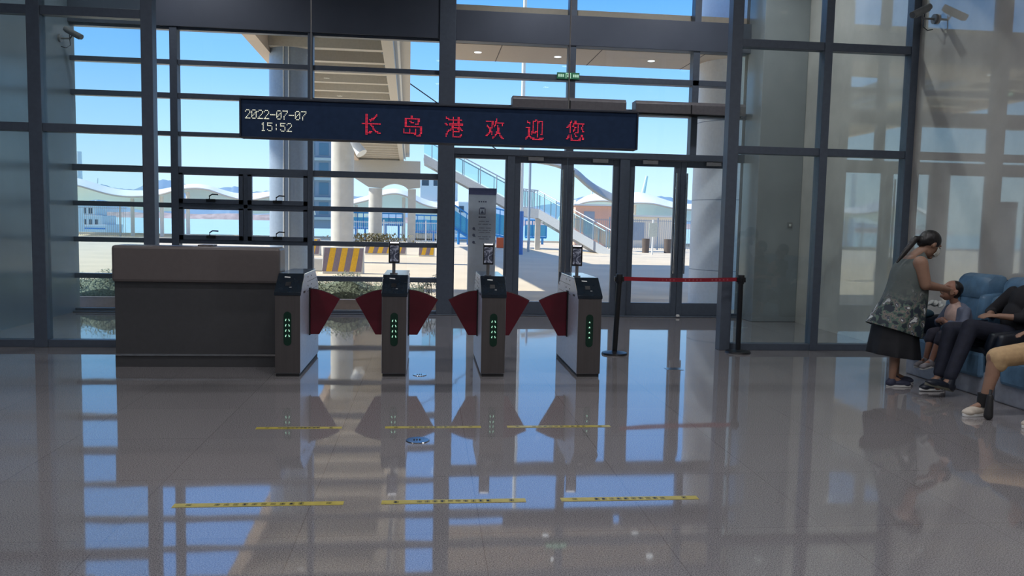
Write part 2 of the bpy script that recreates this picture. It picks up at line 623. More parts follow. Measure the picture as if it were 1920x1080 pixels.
t = thing('exit_sign', (2.27, YF-0.15, 3.93), 'small green lit exit sign hung on the post above the doors', 'exit sign')
g_ = mat('green_sign_face', (60, 120, 90), 0.4, emit=(40, 110, 80), estr=0.15)
MB().box(2.08, 2.455, ya-0.03, ya-0.001, 3.935, 4.04).build('housing', g_, t, bevel=0.004)
b = MB()
for k in range(3):
    b.box(2.10+k*0.035, 2.125+k*0.035, ya-0.033, ya-0.030, 3.965, 4.01)
    b.box(2.345+k*0.035, 2.37+k*0.035, ya-0.033, ya-0.030, 3.965, 4.01)
b.build('lettering', mat('pale_green_legend', (190, 225, 200), 0.4, emit=(190, 230, 205), estr=0.4), t)
b = MB().box(2.225, 2.235, ya-0.033, ya-0.030, 3.945, 4.03).box(2.30, 2.31, ya-0.033, ya-0.030, 3.945, 4.03).box(2.225, 2.31, ya-0.033, ya-0.030, 4.02, 4.03)
b.box(2.255, 2.275, ya-0.033, ya-0.030, 4.0, 4.015).box(2.25, 2.28, ya-0.033, ya-0.030, 3.965, 3.995)
b.build('door_pictogram', bpy.data.materials['pale_green_legend'], t)


def cctv(px, wallx, Y0, z, dirx, label, M=M_cam):
    g = 0.72
    t = thing('security_camera', (wallx, Y0, z), label, 'security camera')
    s = 1 if wallx < 0 else -1
    MB().cyl((wallx+s*0.001, Y0, z), (wallx+s*0.03, Y0, z), 0.06, n=16).build('wall_plate', M, t, smooth=True)
    MB().tube([(wallx+s*0.03, Y0, z), (wallx+s*0.16, Y0, z-0.0), (wallx+s*0.2, Y0, z+0.06)], 0.014).build('bracket', M, t, smooth=True)
    a = Vector((wallx+s*0.10, Y0, z+0.12))
    d = Vector((s*0.22, -0.06, -0.11))
    bd = MB().cyl(a, a+d, 0.045*g, 0.05*g, n=14).build('camera_body', M, t, bevel=0.006, smooth=True)
    MB().cyl(a+d, a+d*1.02, 0.034*g, n=14).build('lens', M_black, t)
    u = d.normalized()
    MB().cyl(a-d*0.05+Vector((0, 0, 0.02)), a+d*1.15+Vector((0, 0, 0.02)), 0.056*g, n=14).build('sunshield', M, t, smooth=True)
    MB().tube([(wallx+s*0.02, Y0+0.02, z-0.12), (wallx+s*0.1, Y0, z-0.14), (wallx+s*0.16, Y0, z-0.1), (wallx+s*0.15, Y0, z+0.06)], 0.006, n=6).build('cable', M_black, t)
    return t


cctv(0, XL, 12.9, 4.18, 1, 'wall camera behind the left glass partition, high beside the facade')
cctv(0, XR, 9.35, 4.14, -1, 'wall camera on the stone wall at the top right, by the partition post')
t = thing('light_switch', (5.95, 12.64, 1.57), 'small grey switch plate on the stone pier behind the right glass partition', 'light switch')
MB().box(5.91, 5.99, 12.638, 12.6495, 1.57, 1.66).build('plate', M_cam, t, bevel=0.003)
MB().box(5.932, 5.968, 12.632, 12.638, 1.595, 1.635).build('rocker', M_white, t)

# ================================================================== LED board
GL = {'长': '18081818183018e01bc019001800ffff198018c01840186018301b9c1f071800', '岛': '030003007ffc600c660c6388603860007fff0003842384238423ffe30066001e',
      '港': '411871181ffe01180118cfff6fff030803fc071e1d0b31f821006102410641fc', '欢': '00400040fec006ff068245a265203c30183018301c70347864c8c08c03060203',
      '迎': '00c043be7232122202220222f2223222322236e237a2342630207820cf0f83fe', '您': '0980198013ff32227622d1a411261322122310e00100288668c6680bcc1b0ff8'}
D57 = {'0': '0e11131519110e', '1': '040c040404040e', '2': '0e11010204081f', '5': '1f101e0101110e', '7': '1f010204080808', '-': '0000001f000000', ':': '00040400040400'}
M_ledr = mat('red_led_dots', (200, 50, 70), 0.5, emit=(232, 46, 72), estr=0.85)
M_ledw = mat('warm_white_led_dots', (235, 235, 215), 0.5, emit=(232, 232, 208), estr=0.75)
YS = 6.5
L0, L1 = at(451, 188, YS), at(1193, 281, YS)
board = thing('led_message_board', ((L0.x+L1.x)/2, YS+0.06, L1.z), 'long black hanging led board with red scrolling characters and the date', 'led board')
MB().box(L0.x, L1.x, YS+0.012, YS+0.13, L1.z+0.005, L0.z+0.012).build('case', mat('navy_black_led_face', (36, 52, 78), 0.8, ior=1.2), board, bevel=0.004)
bz = MB().box(L0.x-0.008, L1.x+0.008, YS+0.002, YS+0.14, L1.z+0.001, L1.z+0.008).box(L0.x-0.008, L1.x+0.008, YS, YS+0.14, L0.z+0.012, L0.z+0.028)
bz.box(L0.x-0.012, L0.x, YS, YS+0.14, L1.z, L0.z+0.02).box(L1.x, L1.x+0.012, YS, YS+0.14, L1.z, L0.z+0.02)
bz.build('bezel', mat('navy_black_metal', (26, 34, 48), 0.6), board, bevel=0.003)
for px in (583, 1066):
    q = at(px, 190, YS+0.07)
    MB().cyl((q.x, YS+0.07, L0.z+0.02), (q.x, YS+0.07, ZC-0.001), 0.006, n=8).build('hanging_rod', M_steel, board)


def dots(bits, W, H, xc, zc, w_, h_, name, M):
    b = MB()
    for j in range(H):
        for i in range(W):
            if bits[j] >> (W-1-i) & 1:
                x = xc-w_/2+(i+0.5)*w_/W
                z = zc+h_/2-(j+0.5)*h_/H
                b.box(x-w_/W*0.29, x+w_/W*0.29, YS+0.007, YS+0.012, z-h_/H*0.29, z+h_/H*0.29)
    return b.build(name, M, board)


for ch, px, py in zip('长岛港欢迎您', (696, 774, 851, 928, 1003, 1079), (233, 236, 238, 241, 243, 245)):
    q = at(px, py, YS)
    bits = [int(GL[ch][i*4:i*4+4], 16) for i in range(16)]
    dots(bits, 16, 16, q.x, q.z, 0.150, 0.165, 'red_character', M_ledr)


def digits(s, pxs, py, cw, hh):
    n = len(s)
    a, c = at(pxs[0], py, YS), at(pxs[1], py, YS)
    for i, ch in enumerate(s):
        x = a.x+(c.x-a.x)*(i+0.5)/n
        bits = [int(D57[ch][k*2:k*2+2], 16) for k in range(7)]
        dots(bits, 5, 7, x, a.z, cw, hh, 'white_character', M_ledw)


digits('2022-07-07', (458, 575), 213, 0.042, 0.074)
digits('15:52', (487, 548), 237, 0.042, 0.070)

# ================================================================== service counter
x0, x1, y0 = -3.158, -1.505, 8.37
t = thing('service_counter', ((x0+x1)/2, y0+0.35, 0), 'large grey service counter left of the ticket gates', 'counter')
MB().box(x0+0.012, x1-0.012, y0+0.03, y0+0.66, 0.125, 0.88).build('body', M_counter2, t, bevel=0.006)
MB().box(x0, x1, y0-0.02, y0+0.30, 0.875, 1.245).build('upper_screen', M_counter, t, bevel=0.03)
MB().box(x0+0.02, x1-0.02, y0+0.3, y0+0.70, 0.86, 0.90).build('work_surface', M_counter, t, bevel=0.006)
MB().box(x0+0.012, x1-0.012, y0+0.022, y0+0.03, 0.118, 0.138).build('metal_strip', M_chrome, t)
MB().box(x0+0.005, x1-0.01, y0+0.04, y0+0.66, 0.0, 0.118).build('plinth', M_counter2, t)
tag(MB().box(-2.33, -2.18, y0+0.03, y0+0.2, 1.246, 1.262).build('document_tray', M_counter, bevel=0.004), 'thin flat grey tray lying on top of the service counter', 'tray')

# ================================================================== gates
M_side = mat('pale_brushed_steel_side', (208, 214, 228), 0.35, 0.45, var=0.06, scale=30, stretch=(0.05, 1, 1))
M_face = mat('grey_brushed_steel_front', (90, 86, 86), 0.4, 0.5, var=0.06, scale=40, stretch=(1, 1, 0.04))
M_top = mat('polished_steel_top', (170, 190, 206), 0.1, 0.8, var=0.03)


def gate(xc, wl, wr, arrows, label):
    y0, y1, hw = 7.90, 9.20, 0.122
    t = thing('flap_gate', (xc, (y0+y1)/2, 0), label, 'ticket gate', 'flap gates in a row across the passage')
    prof = [(y0+0.004, 0.03), (y0+0.004, 0.815), (y0+0.24, 0.985), (y1-0.24, 0.985), (y1-0.004, 0.815), (y1-0.004, 0.03)]
    MB().prism(prof, 'x', xc-hw, xc+hw).build('cabinet', M_side, t, bevel=0.006)
    MB().box(xc-hw+0.002, xc+hw-0.002, y0-0.004, y0+0.004, 0.035, 0.80).build('front_panel', M_face, t, bevel=0.002)
    MB().box(xc-hw+0.01, xc+hw-0.01, y0+0.01, y1-0.01, 0.0, 0.03).build('base', M_dark, t)
    # glossy sloped reader panel with a lip
    rp_ = MB().prism([(y0-0.008, 0.80), (y0-0.008, 0.832), (y0+0.235, 1.002), (y0+0.25, 0.99), (y0+0.012, 0.815), (y0+0.006, 0.80)], 'x', xc-hw-0.004, xc+hw+0.004).build('reader_panel', M_navy, t, bevel=0.002)
    n = Vector((0, -0.17, 0.243)).normalized()
    for (dx, s, ww, M, nm) in ((-0.01, 0.42, 0.05, M_black, 'card_area'), (-0.03, 0.78, 0.055, M_white, 'paper_label'), (0.02, 0.25, 0.02, M_cam, 'reader_mark')):
        c = Vector((xc+dx, y0-0.008+0.243*s, 0.832+0.17*s))+n*0.0015
        d = Vector((0, 0.243, 0.17)).normalized()*(0.03 if nm == 'card_area' else 0.008)
        e = Vector((ww/2, 0, -0.002 if nm == 'paper_label' else 0))
        MB().add([c-d-e, c-d+e, c+d+e, c+d-e, c-d-e+n*0.002, c-d+e+n*0.002, c+d+e+n*0.002, c+d-e+n*0.002],
                 [[3, 2, 1, 0], [4, 5, 6, 7], [0, 1, 5, 4], [1, 2, 6, 5], [2, 3, 7, 6], [3, 0, 4, 7]]).build(nm, M, t)
    MB().box(xc-hw-0.003, xc+hw+0.003, y0+0.245, y1-0.245, 0.987, 1.0).build('top_plate', M_top, t, bevel=0.003)
    # light window with arrows
    zc, r = 0.475, 0.037
    poly = []
    for k in range(13):
        a = math.pi*k/12
        poly.append((xc+0.0+r*math.cos(a), zc+0.13+r*math.sin(a)))
    for k in range(13):
        a = math.pi+math.pi*k/12
        poly.append((xc+r*math.cos(a), zc-0.13+r*math.sin(a)))
    lw = MB().prism(poly, 'y', y0-0.008, y0-0.004).build('light_window', M_slot, t)
    b = MB()
    for k in range(4):
        z = zc+0.085-k*0.052
        if arrows == 2:
            for s in (-1, 1):
                MB().prism([(xc+s*0.009, z+0.012), (xc+s*0.016, z+0.011), (xc+s*0.023, z-0.006), (xc+s*0.015, z-0.011)], 'y', y0-0.010, y0-0.008).build('arrow_light', M_led, lw)
        else:
            MB().prism([(xc-0.009, z-0.007), (xc-0.003, z+0.009), (xc+0.003, z+0.009), (xc+0.009, z-0.007), (xc, z-0.003)], 'y', y0-0.010, y0-0.008).build('arrow_light', M_led, lw)
    # door seam lines, lock and screws on both flanks
    for s in (-1, 1):
        X = xc+s*hw
        q = MB().box(X, X+s*0.0015, y0+0.46, y1-0.1, 0.80, 0.803).box(X, X+s*0.0015, y0+0.46, y1-0.1, 0.90, 0.903)
        q.build('seam', M_dark, t)
        q = MB()
        for yy in (y0+0.5, y0+0.72, y1-0.14):
            for zz in (0.86, 0.95):
                MB().cyl((X, yy, zz), (X+s*0.003, yy, zz), 0.008, n=10).build('screw', M_dark, t)
        MB().box(X, X+s*0.004, y0+0.2, y0+0.3, 0.805, 0.825).build('sensor_slot', M_black, t)
        q = MB()
        for i in range(3):
            for j in range(5):
                q.cyl((X, y1-0.28+i*0.05, 0.22+j*0.035), (X+s*0.002, y1-0.28+i*0.05, 0.22+j*0.035), 0.005, n=8)
        q.build('vent_grille', M_white, t)
        has = wl if s < 0 else wr
        if has:
            yw = y0+0.62
            poly = [(X+s*0.002, 0.335), (X+s*0.100, 0.335), (X+s*0.315, 0.715)]
            for k in range(1, 9):
                u = k/8
                poly.append((X+s*(0.315-0.313*u), 0.715+0.10*math.sin(u*math.pi/2)))
            fl = MB().prism(poly, 'y', yw-0.012, yw+0.012).build('flap', M_red, t, bevel=0.003)
            rim = [(p[0], yw, p[1]) for p in poly[2:]]
            MB().tube(rim, 0.007, n=6).build('edge_strip', M_dark, fl)
            MB().box(X, X+s*0.012, yw-0.05, yw+0.05, 0.33, 0.83).build('flap_slot', M_black, t)
    return t


gate(-1.351, 0, 1, 2, 'leftmost flap gate, standing against the grey service counter, one red flap')
gate(-0.32, 1, 1, 2, 'second flap gate from the counter, red flaps both sides, face screen on top')
gate(0.667, 1, 1, 2, 'third flap gate from the counter, in front of the notice board, two red flaps')
gate(1.645, 1, 0, 1, 'rightmost flap gate nearest the belt posts, one red flap on its left')


def screen_img():
    M = bpy.data.materials.new('display_picture')
    M.use_nodes = True
    n = M.node_tree
    b = n.nodes['Principled BSDF']
    tc = n.nodes.new('ShaderNodeTexCoord')
    no = n.nodes.new('ShaderNodeTexNoise')
    no.inputs['Scale'].default_value = 17
    no.inputs['Detail'].default_value = 2
    no.inputs['Distortion'].default_value = 1.5
    n.links.new(tc.outputs['Object'], no.inputs['Vector'])
    r = n.nodes.new('ShaderNodeValToRGB')
    r.color_ramp.interpolation = 'EASE'
    r.color_ramp.elements[0].position = 0.40
    r.color_ramp.elements[0].color = lin((40, 44, 56))
    r.color_ramp.elements[1].position = 0.62
    r.color_ramp.elements[1].color = lin((120, 124, 140))
    n.links.new(no.outputs[0], r.inputs[0])
    b.inputs['Base Color'].default_value = (0.01, 0.01, 0.012, 1)
    b.inputs['Roughness'].default_value = 0.15
    n.links.new(r.outputs[0], b.inputs['Emission Color'])
    b.inputs['Emission Strength'].default_value = 0.8
    return M


M_disp = screen_img()
M_strip = mat('white_light_bar', (255, 255, 255), 0.4, emit=(245, 248, 255), estr=1.1)


def face_screen(xc, rot, label, lean=0.0):
    y0 = 8.30
    t = thing('face_scan_screen', (xc, y0, 1.0), label, 'face scanner', 'face scanners on the gates')
    MB().cyl((0, 0, 0), (0, 0, 0.13), 0.017, n=16).build('pole', M_steel, t, smooth=True).location = (0, 0, 0.001)
    MB().cyl((0, 0, 0), (0, 0, 0.008), 0.04, n=20).build('foot_plate', M_steel, t).location = (0, 0, 0.001)
    b = MB().box(-0.056, 0.056, -0.03, 0.0, 0, 0.225).build('casing', M_steel, t, bevel=0.006)
    b.location = (0, -0.018, 0.112)
    f = MB().box(-0.053, 0.053, -0.003, 0.0, 0, 0.218).build('front_glass', M_black, b)
    f.location = (0, -0.0155, 0.003)
    d = MB().box(-0.043, 0.043, -0.0015, 0.0, 0, 0.165).build('display', M_disp, t)
    d.location = (0, -0.0371, 0.13)
    l = MB().box(-0.045, 0.045, -0.002, 0, 0, 0.012).build('light_bar', M_strip, t)
    l.location = (0, -0.0371, 0.318)
    t.rotation_euler = (0, 0, rot)
    return t


face_screen(-0.345, 0.15, 'small black face screen on a pole, on the second gate')
face_screen(0.63, 0.0, 'small black face screen on a pole, on the third gate before the notice board')
face_screen(1.575, -0.25, 'small black face screen on a pole, turned slightly, on the rightmost gate')

# ================================================================== belt posts
def belt_post(x, y, lean, label):
    t = thing('belt_post', (x, y, 0), label, 'belt post', 'black posts with a red belt')
    MB().cyl((x, y, 0), (x, y, 0.022), 0.158, 0.15, n=36).cyl((x, y, 0.022), (x, y, 0.04), 0.15, 0.05, n=36).build('base', M_black, t, smooth=True)
    MB().cyl((x, y, 0.03), (x+lean, y, 0.86), 0.032, n=20).build('tube', M_black, t, smooth=True)
    MB().cyl((x+lean, y, 0.86), (x+lean, y, 0.97), 0.042, n=20).box(x+lean-0.055, x+lean+0.055, y-0.02, y+0.02, 0.88, 0.94).build('belt_head', M_black, t, smooth=True, bevel=0.003)
    return t


belt_post(2.257, 9.32, 0.03, 'black belt post beside the rightmost gate, leaning slightly')
belt_post(3.86, 9.47, 0.0, 'black belt post at the foot of the right glass partition')
b = MB()
N = 20
vs = []
for k in range(N+1):
    u = k/N
    x = 2.287+0.055+(3.86-0.042-2.287-0.055)*u
    y = 9.32+0.15*u
    z = 0.915-0.012*math.sin(u*math.pi)
    vs += [(x, y, z-0.024), (x, y, z+0.024)]
fs = [[2*k, 2*k+2, 2*k+3, 2*k+1] for k in range(N)]
belt = tag(b.add(vs, fs).build('barrier_belt', mat('dark_red_webbing', (150, 24, 44), 0.6), solid=0.003), 'dark red belt stretched between the two black posts', 'belt')
b = MB()
for k in range(26):
    if k % 7 in (5, 6): continue
    u = 0.06+0.88*k/26
    x = 2.342+(3.818-2.342)*u
    y = 9.32+0.15*(x-2.287)/(3.86-2.287)
    z = 0.915-0.012*math.sin(u*math.pi)
    b.box(x-0.012, x+0.012, y-0.0035, y-0.0025, z-0.010, z-0.006).box(x-0.012, x+0.012, y-0.0035, y-0.0025, z+0.006, z+0.01).box(x-0.003, x+0.003, y-0.0035, y-0.0025, z-0.01, z+0.01)
b.build('printed_lettering', mat('faded_pink_print', (196, 110, 120), 0.6), belt)

# ================================================================== floor tapes, discs, plate
M_tape = mat('yellow_floor_tape', (180, 166, 78), 0.3, var=0.1)
k = 0
for (ty, tps) in ((4.32, ((-1.34, -0.44), (-0.235, 0.565), (0.765, 1.56))), (5.93, ((-1.243, -0.62), (-0.30, 0.42), (0.62, 1.42)))):
    for i, (a, c) in enumerate(tps):
        side = ('left', 'middle', 'right')[i]
        row = 'near' if k < 3 else 'far'
        o = MB().box(a, c, ty-0.028, ty+0.028, 0.0005, 0.0022).build('floor_tape', M_tape)
        tag(o, 'yellow floor tape with black characters, %s strip of the %s row before the gates' % (side, row), 'floor tape', 'yellow waiting line tapes')
        q = MB()
        n = 16
        random.seed(20+k)
        for j in range(n):
            if j in (1, 2, 13, 14): continue
            x = a+0.08+(c-a-0.16)*j/(n-1)
            q.box(x-0.014, x+0.014, ty-0.012, ty-0.007, 0.0022, 0.0030).box(x-0.014, x+0.014, ty+0.006, ty+0.011, 0.0022, 0.0030)
            q.box(x-0.003+random.uniform(-.008, .008), x+0.003, ty-0.014, ty+0.014, 0.0022, 0.0031)
        q.build('printed_characters', M_black, o)
        k += 1
for (x, y, r, lb) in ((-0.053, 5.567, 0.085, 'round metal floor socket cover between the tape rows'), (-0.063, 7.99, 0.07, 'round metal floor cover between the second and third gates')):
    t = tag(MB().cyl((x, y, 0.0005), (x, y, 0.006), r, r*0.94, n=36).build('floor_cover', M_chrome, smooth=True), lb, 'floor cover', 'round floor covers')
    q = MB()
    for j in range(3):
        q.box(x-0.03+j*0.02, x-0.02+j*0.02, y-0.02, y+0.02, 0.0065, 0.0075)
    q.build('slots', M_dark, t)
q = at(1263, 686, 8.36)
tag(MB().box(q.x-0.09, q.x+0.09, 8.28, 8.42, 0.0005, 0.004).build('floor_plate', M_chrome, bevel=0.001), 'small flat rectangular metal plate set in the floor right of the gates', 'floor plate')

# ================================================================== CHAIRS
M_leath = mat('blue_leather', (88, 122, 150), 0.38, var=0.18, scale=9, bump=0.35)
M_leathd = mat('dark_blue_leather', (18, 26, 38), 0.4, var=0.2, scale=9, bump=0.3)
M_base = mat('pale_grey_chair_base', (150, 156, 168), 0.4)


def massage_chair(yc, label):
    t = thing('massage_chair', (5.6, yc, 0), label, 'massage chair', 'blue massage chairs along the stone wall')
    hw = 0.335
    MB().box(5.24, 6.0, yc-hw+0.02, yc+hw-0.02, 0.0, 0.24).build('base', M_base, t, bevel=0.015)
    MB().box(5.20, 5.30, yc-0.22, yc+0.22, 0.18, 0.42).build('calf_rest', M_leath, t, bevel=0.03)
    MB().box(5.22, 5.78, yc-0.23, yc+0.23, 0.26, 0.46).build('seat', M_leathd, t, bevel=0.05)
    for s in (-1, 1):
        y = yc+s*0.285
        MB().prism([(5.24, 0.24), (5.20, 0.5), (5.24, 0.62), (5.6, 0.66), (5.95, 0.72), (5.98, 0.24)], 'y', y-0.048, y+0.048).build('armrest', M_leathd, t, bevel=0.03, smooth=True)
    # reclined back: lower back cushion and headrest, with side bolsters
    def slab(pts, y0, y1, nm, M, bv):
        return MB().prism(pts, 'y', y0, y1).build(nm, M, t, bevel=bv, smooth=True)
    slab([(5.66, 0.44), (5.74, 0.92), (5.92, 0.92), (5.90, 0.40)], yc-0.20, yc+0.20, 'backrest', M_leath, 0.05)
    slab([(5.71, 0.86), (5.73, 1.06), (5.80, 1.125), (5.95, 1.12), (5.96, 0.86)], yc-0.25, yc+0.25, 'headrest', M_leath, 0.055)
    for s in (-1, 1):
        y = yc+s*0.25
        slab([(5.60, 0.50), (5.66, 0.92), (5.9, 0.95), (5.93, 0.48)], y-0.06, y+0.06, 'side_bolster', M_leath, 0.045)
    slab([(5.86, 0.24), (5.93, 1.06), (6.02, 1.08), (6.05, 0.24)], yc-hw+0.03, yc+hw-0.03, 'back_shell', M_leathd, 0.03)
    return t


massage_chair(7.83, 'blue leather massage chair nearest the glass partition, where the child sits')
massage_chair(7.14, 'blue leather massage chair holding the person in dark trousers')
massage_chair(6.45, 'blue leather massage chair at the frame edge, under the person in khaki shorts')


# ================================================================== PEOPLE
def head(b, c, f, u, s=1.0):
    c, f = Vector(c), Vector(f).normalized()
    r = f.cross(Vector(u)).normalized()
    u = r.cross(f).normalized()
    b.ell(c+u*0.02*s-f*0.01*s, r*0.074*s, f*0.093*s, u*0.092*s)
    b.ell(c+f*0.022*s-u*0.035*s, r*0.056*s, f*0.062*s, u*0.082*s)
    b.capsule(c+f*0.088*s+u*0.01*s, c+f*0.102*s-u*0.02*s, 0.009*s, 0.014*s)
    b.capsule(c+f*0.078*s-u*0.058*s-r*0.018*s, c+f*0.078*s-u*0.058*s+r*0.018*s, 0.009*s, 0.009*s)
    b.capsule(c+f*0.070*s-u*0.095*s-r*0.01*s, c+f*0.070*s-u*0.095*s+r*0.01*s, 0.016*s, 0.016*s)
    for k in (-1, 1):
        b.ell(c+r*k*0.075*s-f*0.008*s-u*0.008*s, r*0.011*s, f*0.018*s, u*0.030*s)
        b.capsule(c+f*0.082*s+u*0.028*s+r*k*0.014*s, c+f*0.074*s+u*0.028*s+r*k*0.042*s, 0.008*s, 0.007*s)
    return c, f, r, u


def eyes(c, f, r, u, s, parent):
    for k in (-1, 1):
        MB().ell(c+f*0.081*s+r*k*0.029*s+u*0.008*s, r*0.013*s, f*0.008*s, u*0.006*s, 10, 8).build('eye', M_black, parent, smooth=True)


def hand(b, wr, d, n, s=1.0, curl=0.5, thumb=1):
    """wr wrist, d pointing direction, n palm normal"""
    wr, d, n = Vector(wr), Vector(d).normalized(), Vector(n).normalized()
    sd_ = d.cross(n).normalized()
    b.ell(wr+d*0.045*s, d*0.052*s, sd_*0.040*s, n*0.015*s)
    for i, L in enumerate((0.070, 0.078, 0.072, 0.056)):
        o = wr+d*0.085*s+sd_*(0.029-0.0195*i)*s*thumb
        a1 = curl*0.7
        a2 = curl*1.5
        p1 = o+(d*math.cos(a1)+n*math.sin(a1))*L*0.5*s
        p2 = p1+(d*math.cos(a2)+n*math.sin(a2))*L*0.5*s
        b.capsule(o-d*0.012*s, p1, 0.0088*s, 0.0080*s, 10)
        b.capsule(p1, p2, 0.0080*s, 0.0068*s, 10)
    o = wr+d*0.03*s+sd_*0.032*s*thumb
    p1 = o+(d*0.7+sd_*0.65*thumb+n*0.3).normalized()*0.036*s
    p2 = p1+(d*0.9+sd_*0.1*thumb+n*0.5).normalized()*0.03*s
    b.capsule(o-sd_*0.01*thumb*s, p1, 0.0115*s, 0.0098*s, 10)
    b.capsule(p1, p2, 0.0098*s, 0.0078*s, 10)


def shoe(an, toe, M, parent, s=1.0, sole=None, h=0.06, name='shoe'):
    """an: point under the ankle on the sole, toe: toe tip on the sole"""
    an, toe = Vector(an), Vector(toe)
    d = (toe-an).normalized()
    L = (toe-an).length
    sd_ = d.cross(Vector((0, 0, 1))).normalized()
    u = sd_.cross(d).normalized()
    heel = an-d*0.055*s
    b = MB()
    b.ell(heel+d*0.05*s+u*0.035*s, d*0.06*s, sd_*0.036*s, u*0.042*s)
    b.ell(an+d*L*0.45+u*0.034*s, d*L*0.5, sd_*0.040*s, u*0.036*s)
    b.ell(an+d*L*0.72+u*0.026*s, d*L*0.27, sd_*0.043*s, u*0.028*s)
    b.capsule(an+u*0.045*s, an+u*(h+0.01)*s, 0.040*s, 0.037*s)
    o = b.build(name, M, parent, remesh=0.006)
    b = MB()
    pts = []
    for k in range(20):
        a = 2*math.pi*k/20
        lx = math.cos(a)
        w_ = 0.034+0.010*max(0, lx)
        pts.append(heel+d*(L+0.055*s)/2*(1+lx)+sd_*w_*s*math.sin(a))
    n = 20
    b.add([p-u*0.004 for p in pts]+[p+u*0.018*s for p in pts], [[i, (i+1) % n, n+(i+1) % n, n+i] for i in range(n)]+[list(range(n))[::-1], list(range(n, 2*n))])
    b.build('sole', sole or M_white, o, bevel=0.003)
    return o


def loft(rings, name, M, parent, folds=0, amp=0.0, n=48, solid=0.006, cap=False):
    """rings: (centre, rx, ry, tilt slope dz/dx)"""
    vs, fs = [], []
    K = len(rings)
    for j, (c, rx, ry, tl) in enumerate(rings):
        u = j/(K-1)
        for i in range(n):
            a = 2*math.pi*i/n
            q = 1+amp*u*u*math.sin(folds*a+0.7*j*0.2)+amp*0.4*u*math.sin((folds*2+1)*a+1)
            dx = math.cos(a)*rx*q
            vs.append((c[0]+dx, c[1]+math.sin(a)*ry*q, c[2]+tl*dx))
    for j in range(K-1):
        fs += [[j*n+i, j*n+(i+1) % n, (j+1)*n+(i+1) % n, (j+1)*n+i] for i in range(n)]
    if cap:
        fs.append(list(range(n)))
    return MB().add(vs, fs).build(name, M, parent, smooth=True, subsurf=1, solid=solid)


M_skin = mat('skin_tan', (150, 116, 96), 0.5, var=0.06, scale=8)
M_skin2 = mat('skin_child', (164, 120, 100), 0.5, var=0.06, scale=8)
M_hair = mat('black_hair', (20, 18, 20), 0.35, var=0.3, scale=60, bump=0.3, stretch=(1, 1, 0.15))


def floral():
    M = mat('grey_green_floral_cotton', (92, 100, 98), 0.7)
    n = M.node_tree
    b = n.nodes['Principled BSDF']
    tc = n.nodes.new('ShaderNodeTexCoord')
    vo = n.nodes.new('ShaderNodeTexNoise')
    vo.inputs['Scale'].default_value = 14
    vo.inputs['Detail'].default_value = 5
    n.links.new(tc.outputs['Object'], vo.inputs['Vector'])
    r = n.nodes.new('ShaderNodeValToRGB')
    r.color_ramp.interpolation = 'CONSTANT'
    r.color_ramp.elements[0].color = lin((34, 44, 56))
    r.color_ramp.elements[1].position = 0.46
    r.color_ramp.elements[1].color = lin((76, 98, 88))
    for p, c in ((0.52, (120, 112, 104)), (0.57, (62, 70, 82)), (0.62, (196, 200, 198))):
        e = r.color_ramp.elements.new(p)
        e.color = lin(c)
    n.links.new(vo.outputs[0], r.inputs[0])
    sep = n.nodes.new('ShaderNodeSeparateXYZ')
    n.links.new(tc.outputs['Object'], sep.inputs[0])
    mr = n.nodes.new('ShaderNodeMapRange')
    mr.inputs['From Min'].default_value = 0.52
    mr.inputs['From Max'].default_value = 0.34
    n.links.new(sep.outputs['Z'], mr.inputs['Value'])
    no = n.nodes.new('ShaderNodeTexNoise')
    no.inputs['Scale'].default_value = 6
    n.links.new(tc.outputs['Object'], no.inputs['Vector'])
    ad = n.nodes.new('ShaderNodeMath')
    ad.operation = 'MULTIPLY_ADD'
    ad.inputs[1].default_value = 1.2
    n.links.new(no.outputs[0], ad.inputs[0])
    sb = n.nodes.new('ShaderNodeMath')
    sb.operation = 'SUBTRACT'
    sb.inputs[1].default_value = 0.6
    n.links.new(mr.outputs[0], sb.inputs[0])
    n.links.new(sb.outputs[0], ad.inputs[2])
    ad.use_clamp = True
    mx = n.nodes.new('ShaderNodeMixRGB')
    mx.inputs[1].default_value = lin((88, 96, 94))
    n.links.new(ad.outputs[0], mx.inputs[0])
    n.links.new(r.outputs[0], mx.inputs[2])
    n.links.new(mx.outputs[0], b.inputs['Base Color'])
    return M


